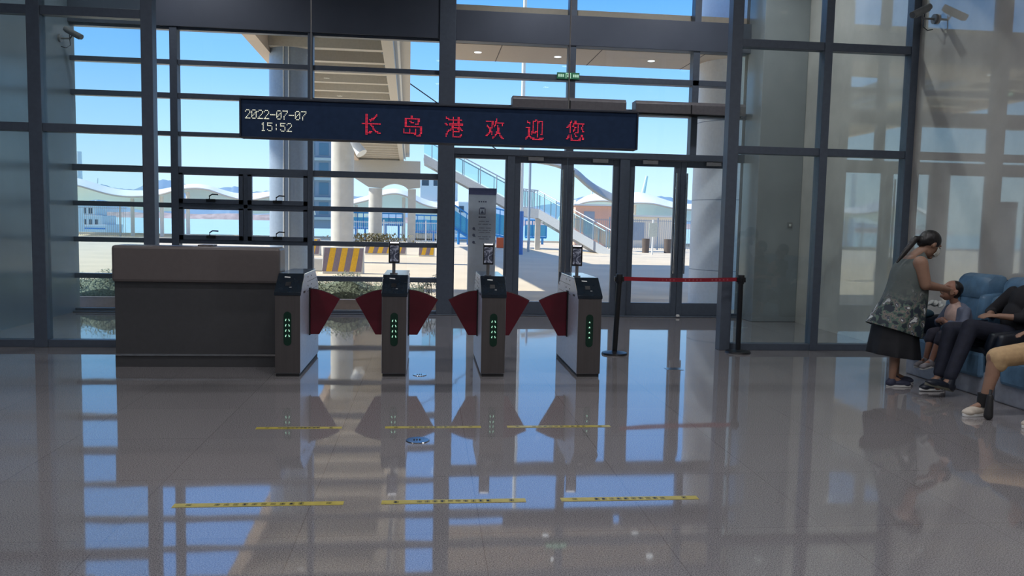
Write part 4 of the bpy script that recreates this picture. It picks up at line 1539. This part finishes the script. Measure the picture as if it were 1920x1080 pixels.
for dz in (0.74, 0.86, 0.99):
    b.cyl((xm-0.15, 14.595, zt-dz), (xm-0.15, 14.6, zt-dz), 0.026, n=12)
    b.box(xm-0.15, xm-0.11, 14.596, 14.6, zt-dz-0.03, zt-dz-0.02)
b.build('icon_print', ink, nb)

# ---- striped barriers
M_yel = mat('yellow_road_paint', (232, 176, 40), 0.6)
M_pur = mat('dark_road_paint', (136, 118, 122), 0.6)


def barrier(x0, x1, Y, h, label, n=6, d=0.5, M0=M_yel, M1=M_pur, base=True):
    o = MB().prism([(Y, 0-0.03), (Y+0.12, h), (Y+0.12+d*0.4, h), (Y+d, -0.03)], 'x', x0, x1).build('concrete_barrier', M_conc, bevel=0.02)
    tag(o, label, 'barrier', 'striped concrete barriers')
    wst = (x1-x0)/n
    for k in range(n):
        M = M1 if k % 2 == 0 else M0
        a, c = x0+k*wst, x0+(k+1)*wst
        sk = wst*0.7
        vs = [(min(max(a-sk/2, x0), x1), Y+0.006, 0.04), (min(c-sk/2, x1), Y+0.006, 0.04), (min(c+sk/2, x1), Y+0.108, h-0.02), (min(max(a+sk/2, x0), x1), Y+0.108, h-0.02)]
        vs = [Vector(v)+Vector((0, -0.012, 0)) for v in vs]
        MB().add(vs+[v+Vector((0, 0.008, 0)) for v in vs], [[0, 1, 2, 3], [7, 6, 5, 4], [0, 4, 5, 1], [1, 5, 6, 2], [2, 6, 7, 3], [3, 7, 4, 0]]).build('painted_stripe', M, o)
    return o


p0, p1 = at(604, 500, 23.5), at(681, 500, 23.5)
barrier(p0.x, p1.x, 23.5, 0.74, 'yellow and grey striped concrete barrier, the large one nearest the windows', 7)
p0, p1 = at(560, 468, 35), at(600, 468, 35)
barrier(p0.x, p1.x, 35, 0.7, 'small striped barrier behind the large one, left end', 5)
p0, p1 = at(684, 468, 37), at(762, 468, 37)
barrier(p0.x, p1.x, 37, 0.55, 'striped barrier beyond the large one, partly behind the second gate screen', 9)
p0, p1 = at(785, 468, 36), at(815, 468, 36)
barrier(p0.x, p1.x, 36, 0.6, 'short striped barrier right of the second gate screen', 4)
p0, p1 = at(588, 505, 24.5), at(606, 505, 24.5)
tag(MB().box(p0.x-0.3, p1.x, 24.5, 24.9, -0.03, 0.36).build('concrete_block', M_conc, bevel=0.03), 'plain low concrete block left of the large striped barrier', 'concrete block')

# ---- quay kerb, fences, far water, hills
struct(MB().box(-90, 120, 66, 66.6, -3, 0.12).build('quay_wall', M_conc))
struct(MB().box(-700, 700, 66.6, 1500, -3.2, -1.9).build('sea', M_water))


def hill(name, pts, Y, label):
    vs, fs = [], []
    n = len(pts)
    for k, (px, py) in enumerate(pts):
        q = at(px, py, Y)
        vs += [(q.x, Y-40, -2.2), (q.x, Y, q.z), (q.x, Y+60, -2.2)]
    for k in range(n-1):
        a = 3*k
        fs += [[a, a+3, a+4, a+1], [a+1, a+4, a+5, a+2]]
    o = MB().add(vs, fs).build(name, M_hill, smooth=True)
    return struct(o)


random.seed(9)
hp = []
ctrl = [(-200, 385), (60, 372), (140, 356), (190, 346), (215, 352), (250, 356), (285, 340), (310, 336), (335, 344), (400, 352), (432, 352), (445, 349), (475, 360), (505, 358), (640, 364), (690, 370), (850, 384), (1000, 388), (1080, 372), (1100, 368), (1160, 375), (1240, 368), (1270, 372), (1340, 380), (1700, 392)]
for (a, c), (d, e) in zip(ctrl, ctrl[1:]):
    for k in range(5):
        u = k/5
        hp.append((a+(d-a)*u, c+(e-c)*u+random.uniform(-1.2, 1.2)))
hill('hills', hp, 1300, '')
sh = []
for k in range(90):
    px = -300+k*26
    sh.append((px, 400+0.0215*(px-350)+random.uniform(-2, 1.5)))
vs, fs = [], []
for k, (px, py) in enumerate(sh):
    q = at(px, py, 1100)
    vs += [(q.x, 1080, -2.2), (q.x, 1100, q.z), (q.x, 1120, -2.2)]
for k in range(len(sh)-1):
    a = 3*k
    fs += [[a, a+3, a+4, a+1], [a+1, a+4, a+5, a+2]]
struct(MB().add(vs, fs).build('far_shore', mat('reddish_far_shore', (178, 158, 150), 0.9, var=0.2, scale=0.1)))


def fence(x0, x1, Y, h, label, gap=0.14, M=M_colg):
    t = thing('metal_fence', ((x0+x1)/2, Y, 0), label, 'fence', 'railing fences along the quay')
    MB().box(x0, x1, Y-0.02, Y+0.02, h-0.12, h-0.08).box(x0, x1, Y-0.02, Y+0.02, 0.1, 0.14).build('rails', M, t)
    b = MB()
    n = int((x1-x0)/gap)
    for k in range(n):
        x = x0+(k+0.5)*gap
        b.box(x-0.011, x+0.011, Y-0.011, Y+0.011, 0.02, h)
    b.build('bars', M, t)
    k = x0
    while k <= x1:
        MB().box(k-0.04, k+0.04, Y-0.04, Y+0.04, -0.03, h+0.1).build('fence_post', M, t)
        k += 3.0
    return t


p0, p1 = at(60, 430, 60), at(238, 430, 60)
fence(p0.x, p1.x, 60, 2.1, 'pale railing fence before the water at the far left', M=M_beam)
p0, p1 = at(640, 430, 58), at(860, 430, 58)
fence(p0.x, p1.x, 58, 1.5, 'white railing fence beyond the footbridge columns', M=M_white)
p0, p1 = at(1150, 450, 52), at(1320, 450, 52)
fence(p0.x, p1.x, 52, 2.0, 'grey railing fence seen through the right double door', M=M_colg)
p0, p1 = at(1060, 450, 53), at(1150, 450, 53)
fence(p0.x, p1.x, 53, 2.0, 'grey railing fence behind the staircase foot', M=M_colg)


# ---- wave shaped membrane canopies
def tent(pts, Y, dep, label, masts=(), M=M_membrane, drop=1.0):
    """pts: (x, y_top, y_front) measured; ridge stands dep behind the front edge"""
    t = thing('membrane_canopy', (at(pts[0][0], 400, Y).x, Y, 0), label, 'canopy', 'white wave canopies on the quay')
    P = []
    for (a, c) in zip(pts, pts[1:]):
        for k in range(4):
            u = k/4
            P.append(tuple(a[i]+(c[i]-a[i])*u for i in range(3)))
    P.append(pts[-1])
    for _ in range(3):
        P = [P[0]]+[tuple((P[i-1][j]+2*P[i][j]+P[i+1][j])/4 for j in range(3)) for i in range(1, len(P)-1)]+[P[-1]]
    vs = []
    for (px, yt, yf) in P:
        f0 = at(px, yf, Y)
        rg = at(px, yt, Y+dep)
        r = []
        for k in range(5):
            u = k/4
            q = f0*(1-u)+rg*u
            q.z += 0.25*math.sin(math.pi*u)*0.4
            r.append(q)
        for k in range(1, 4):
            u = k/3
            q = rg+Vector((0, dep*u, -(0.25+1.25*u)*u*drop-(rg.z-f0.z)*(1-drop)*u*0.8))
            r.append(q)
        vs += r
    n = 8
    fs = []
    for k in range(len(P)-1):
        for j in range(n-1):
            fs.append([k*n+j, (k+1)*n+j, (k+1)*n+j+1, k*n+j+1])
    MB().add(vs, fs).build('membrane', M, t, smooth=True, solid=0.08)
    ep = [at(px, yf, Y) for (px, yt, yf) in P]
    MB().tube(ep, 0.07, n=6).build('edge_cable', M_beam, t)
    for px, yt in masts:
        q = at(px, yt, Y+dep*0.5)
        MB().cyl((q.x, q.y, -0.03), (q.x, q.y, q.z), 0.14, n=12).build('mast', M_white, t, smooth=True)
    return t


tent([(60, 352, 372), (120, 333, 344), (143, 334, 347), (170, 341, 355), (200, 351, 364), (230, 357, 369), (262, 358, 369), (295, 357, 367), (322, 352, 359)], 60, 5, 'long white wave canopy at the far left over the railing', ((248, 372), (303, 368), (110, 350)))
tent([(331, 351, 357), (345, 347, 354), (368, 345, 353), (392, 348, 356), (415, 356, 365), (445, 364, 374), (475, 363, 376), (505, 360, 368), (540, 356, 366), (575, 366, 376)], 60, 5, 'white wave canopy seen through the tilting windows', ((352, 360), (470, 374)))
tent([(630, 386, 392), (663, 374, 382), (690, 368, 376), (716, 357, 366), (742, 353, 362), (765, 360, 369), (790, 372, 383), (820, 382, 392), (860, 378, 388)], 62, 5, 'white wave canopy beyond the footbridge columns', ((668, 384), (757, 370), (851, 386)))
tent([(1060, 392, 396), (1078, 381, 386), (1098, 368, 379), (1120, 362, 377), (1140, 366, 377), (1160, 376, 382)], 63, 5, 'small white domed canopy seen in the left double door', ((1085, 390),))
tent([(1165, 378, 384), (1185, 361, 381), (1203, 361, 381), (1225, 368, 382), (1245, 374, 387), (1262, 380, 391), (1300, 384, 394), (1340, 380, 392)], 60, 6, 'large white domed canopy seen in the right double door', ((1190, 384), (1300, 392)))
tent([(985, 297, 300), (1020, 299, 304), (1053, 304, 312), (1082, 318, 328), (1100, 336, 346), (1120, 350, 362), (1140, 360, 374), (1156, 368, 380), (1175, 372, 384)], 48, 0.8, 'white canopy edge swooping steeply down above the staircase', ((1172, 384),), M=M_beam, drop=0.0)


# ---- boats
def boat(px0, px1, Y, label, h1=2.4, h2=2.0, mast=None):
    a, c = at(px0, 400, Y).x, at(px1, 400, Y).x
    t = thing('ferry', ((a+c)/2, Y, -1.9), label, 'boat', 'white boats moored at the quay')
    L = c-a
    MB().prism([(a+0.03*L, -1.9), (c-0.06*L, -1.9), (c, 0.4), (a, 0.3)], 'y', Y, Y+5).build('hull', M_white, t, bevel=0.1)
    MB().box(a+0.05*L, c-0.15*L, Y+0.4, Y+4.6, 0.35, h1).build('main_deck', M_white, t, bevel=0.08)
    MB().box(a+0.12*L, c-0.35*L, Y+0.8, Y+4.2, h1, h1+h2).build('bridge_deck', M_white, t, bevel=0.08)
    b = MB()
    n = max(5, int(L*0.7/0.9))
    for k in range(n):
        x = a+0.08*L+k*(0.74*L)/n
        b.box(x, x+0.45*0.74*L/n, Y+0.36, Y+0.42, h1-1.1, h1-0.45)
    for k in range(int(n*0.6)):
        x = a+0.15*L+k*(0.48*L)/int(n*0.6)
        b.box(x, x+0.6*0.48*L/int(n*0.6), Y+0.76, Y+0.82, h1+h2-1.1, h1+h2-0.4)
    b.build('windows', mat('dark_boat_glass', (70, 84, 96), 0.2) if 'dark_boat_glass' not in bpy.data.materials else bpy.data.materials['dark_boat_glass'], t)
    MB().box(a+0.02*L, c-0.03*L, Y-0.02, Y+0.02, -0.15, 0.0).build('rubbing_strake', M_bluep, t)
    if mast:
        MB().cyl(((a+c)/2, Y+2.5, h1+h2), ((a+c)/2+0.3, Y+2.5, h1+h2+mast), 0.12, 0.05, n=8).build('mast', M_white, t)
    return t


boat(770, 905, 80, 'white ferry moored beyond the footbridge stairs', 3.6, 2.6, None)
boat(1070, 1160, 90, 'white boat seen over the staircase in the left double door', 2.6, 1.8, 2)
boat(1172, 1290, 84, 'white boat behind the railing in the right double door', 2.3, 1.6, None)
boat(125, 200, 95, 'white boat under the far left canopy', 1.4, 1.3, 3)
# tilted crane jib
q0, q1 = at(1205, 366, 100), at(1213, 330, 100)
t = tag(MB().cyl((q0.x, 100, -1.9), q0, 0.35, 0.3, n=10).cyl(q0, q1, 0.3, 0.16, n=10).build('crane_jib', mat('pale_green_steel', (196, 222, 214), 0.5)), 'pale green tilted crane jib rising behind the right canopy', 'crane')

# ---- masts and poles
q = at(976, 400, 40)
t = thing('flood_mast', (q.x, 40, 0), 'tall white mast with a blue base behind the doors', 'mast')
MB().cyl((q.x, 40, 1.55+0.6), (q.x, 40, 14), 0.115, 0.09, n=16).build('pole', M_white, t, smooth=True)
MB().cyl((q.x, 40, -0.03), (q.x, 40, 2.15), 0.16, n=16).build('blue_base', mat('blue_wrap', (70, 120, 190), 0.5), t, smooth=True)
q = at(992, 400, 44)
tag(MB().cyl((q.x, 44, -0.03), (q.x, 44, 5.2), 0.07, n=12).build('lamp_pole', M_colg, smooth=True), 'thin blue grey pole just right of the white mast', 'pole')
q = at(149, 335, 85)
tag(MB().cyl((q.x, 85, -2), (q.x, 85, at(149, 284, 85).z), 0.35, 0.25, n=12).build('signal_mast', M_white, smooth=True), 'pale mast above the far left canopy', 'mast')

# ---- small board on a post, bins
q = at(1224, 440, 43)
t = thing('post_sign', (q.x, 43, 0), 'pale board on a white post before the quay railing', 'sign')
MB().cyl((q.x, 43, -0.03), (q.x, 43, 1.9), 0.05, n=10).build('post', M_white, t, smooth=True)
MB().box(q.x-0.24, q.x+0.24, 42.92, 42.96, at(1224, 444, 43).z, at(1224, 418, 43).z).build('board', mat('pale_sign_back', (200, 202, 190), 0.5), t)
for (px, lb) in ((1211, 'dark litter bin left of the post sign'), (1252, 'dark litter bin right of the post sign')):
    q = at(px, 450, 46)
    tag(MB().cyl((q.x, 46, -0.03), (q.x, 46, 0.8), 0.2, 0.23, n=16).build('litter_bin', mat('brown_bin', (96, 84, 78), 0.6) if 'brown_bin' not in bpy.data.materials else bpy.data.materials['brown_bin'], smooth=True), lb, 'litter bin', 'litter bins on the quay')

# ---- apartment block
q0, q1 = at(512, 400, 150), at(622, 400, 150)
zt_ = at(600, 235, 150).z
t = thing('apartment_building', ((q0.x+q1.x)/2, 150, 0), 'grey apartment block behind the near footbridge column', 'building')
MB().box(q0.x, q1.x, 150, 162, -0.2, zt_).build('wall', mat('grey_render', (142, 144, 150), 0.8), t)
MW = mat('pale_blue_window_glass', (88, 116, 130), 0.35)
fl = 0
z = 2.0
while z < zt_-3:
    MB().box(q0.x-0.1, q1.x+0.1, 149.4, 150, z-0.6, z-0.1).build('floor_band', M_beam, t)
    for k in range(4):
        x = q0.x+0.8+k*(q1.x-q0.x-0.6)/4
        MB().box(x, x+1.7, 149.92, 150, z+0.4, z+2.6).build('window', MW, t)
    z += 3.6
struct(MB().box(-40, -9, 64, 64.2, 0, 0.05).build('kerb_strip', M_conc))

# ---- blue gangways
def gangway(px0, px1, Y, z0, z1, slope, label, M=M_bluep):
    a, c = at(px0, 420, Y).x, at(px1, 420, Y).x
    t = thing('gangway', ((a+c)/2, Y, 0), label, 'gangway', 'blue steel gangways to the boats')
    def L(zl, r):
        return MB().tube([(a, Y, zl), (c, Y, zl+slope)], r, n=6)
    L(z0, 0.09).build('bottom_chord', M, t)
    L(z1, 0.06).build('top_rail', M, t)
    b = MB()
    n = max(3, int((c-a)/0.5))
    for k in range(n+1):
        x = a+(c-a)*k/n
        s = slope*k/n
        b.box(x-0.03, x+0.03, Y-0.03, Y+0.03, z0+s, z1+s)
    b.build('uprights', M, t)
    MB().add([(a, Y+0.05, z0+0.1), (c, Y+0.05, z0+0.1+slope), (c, Y+0.05, z1-0.35+slope), (a, Y+0.05, z1-0.35), (a, Y+0.09, z0+0.1), (c, Y+0.09, z0+0.1+slope), (c, Y+0.09, z1-0.35+slope), (a, Y+0.09, z1-0.35)],
             [[0, 1, 2, 3], [7, 6, 5, 4], [0, 4, 5, 1], [1, 5, 6, 2], [2, 6, 7, 3], [3, 7, 4, 0]]).build('side_panel', mat('cyan_panel', (70, 168, 210), 0.5) if 'cyan_panel' not in bpy.data.materials else bpy.data.materials['cyan_panel'], t)
    for x in (a+0.3, c-0.3):
        MB().cyl((x, Y, -0.03), (x, Y, z0+slope*(x-a)/(c-a)), 0.09, n=10).build('support_post', M, t)
    return t


gangway(852, 886, 56, 1.1, 2.7, -0.8, 'bright blue gangway left of the notice board')
gangway(925, 962, 57, 0.7, 2.6, -0.3, 'bright blue gangway right of the notice board')
gangway(985, 1025, 60, 0.5, 1.8, 0, 'blue gangway under the staircase landing')
gangway(770, 820, 62, 0.7, 2.0, 0, 'blue gangway rail right of the square column')
gangway(716, 755, 64, 1.2, 2.1, 0, 'pale blue rail between the two further columns')
gangway(660, 692, 63, 0.9, 2.1, 0, 'blue rail just right of the near concrete column')
# cream sheds on the quay
def shed(px0, px1, Y, h, M, label):
    a, c = at(px0, 430, Y).x, at(px1, 430, Y).x
    t = thing('quay_shed', ((a+c)/2, Y, 0), label, 'shed')
    MB().box(a, c, Y, Y+2.5, -0.03, h).build('wall', M, t, bevel=0.03)
    MB().box(a-0.15, c+0.15, Y-0.2, Y+2.7, h, h+0.12).build('roof', M_white, t)
    MB().box(a+(c-a)*0.2, a+(c-a)*0.45, Y-0.02, Y, 0.5, h-0.4).build('window', M_colg, t)
    return t


shed(1078, 1158, 56.5, 2.9, mat('salmon_wall', (226, 178, 156), 0.7), 'salmon and cream shed behind the staircase')
shed(1164, 1262, 56.5, 2.2, mat('cream_wall', (236, 224, 206), 0.7), 'cream shed behind the quay railing in the right door')
shed(776, 822, 66, 1.1, bpy.data.materials['cream_wall'], 'low cream shed right of the square column')
q = at(942, 460, 50)
tag(MB().box(q.x-0.35, q.x+0.35, 50, 50.6, -0.03, 0.62).build('orange_crate', mat('orange_plastic', (226, 104, 60), 0.6), bevel=0.05), 'orange crate on the quay right of the notice board', 'crate')
# planting at the far column
random.seed(4)
vs, fs = [], []
for k in range(1500):
    c = Vector((c3.x+random.gauss(0, 1.0), 48+random.uniform(-0.6, 0.6), 0))
    c.z = random.uniform(0, 0.75)
    d = Vector((random.gauss(0, 1), random.gauss(0, 1), random.gauss(0, 1))).normalized()*0.09
    p = d.cross(Vector((0.2, 0.1, 1))).normalized()*0.045
    i = len(vs)
    vs += [c-d, c+p, c+d, c-p]
    fs.append([i, i+1, i+2, i+3])
tag(MB().add(vs, fs).build('shrubs', mat('dry_olive_leaves', (128, 120, 84), 0.7, var=0.3, scale=5), fixn=False), 'dry shrubs around the foot of the further column', 'shrubs', kind='stuff')
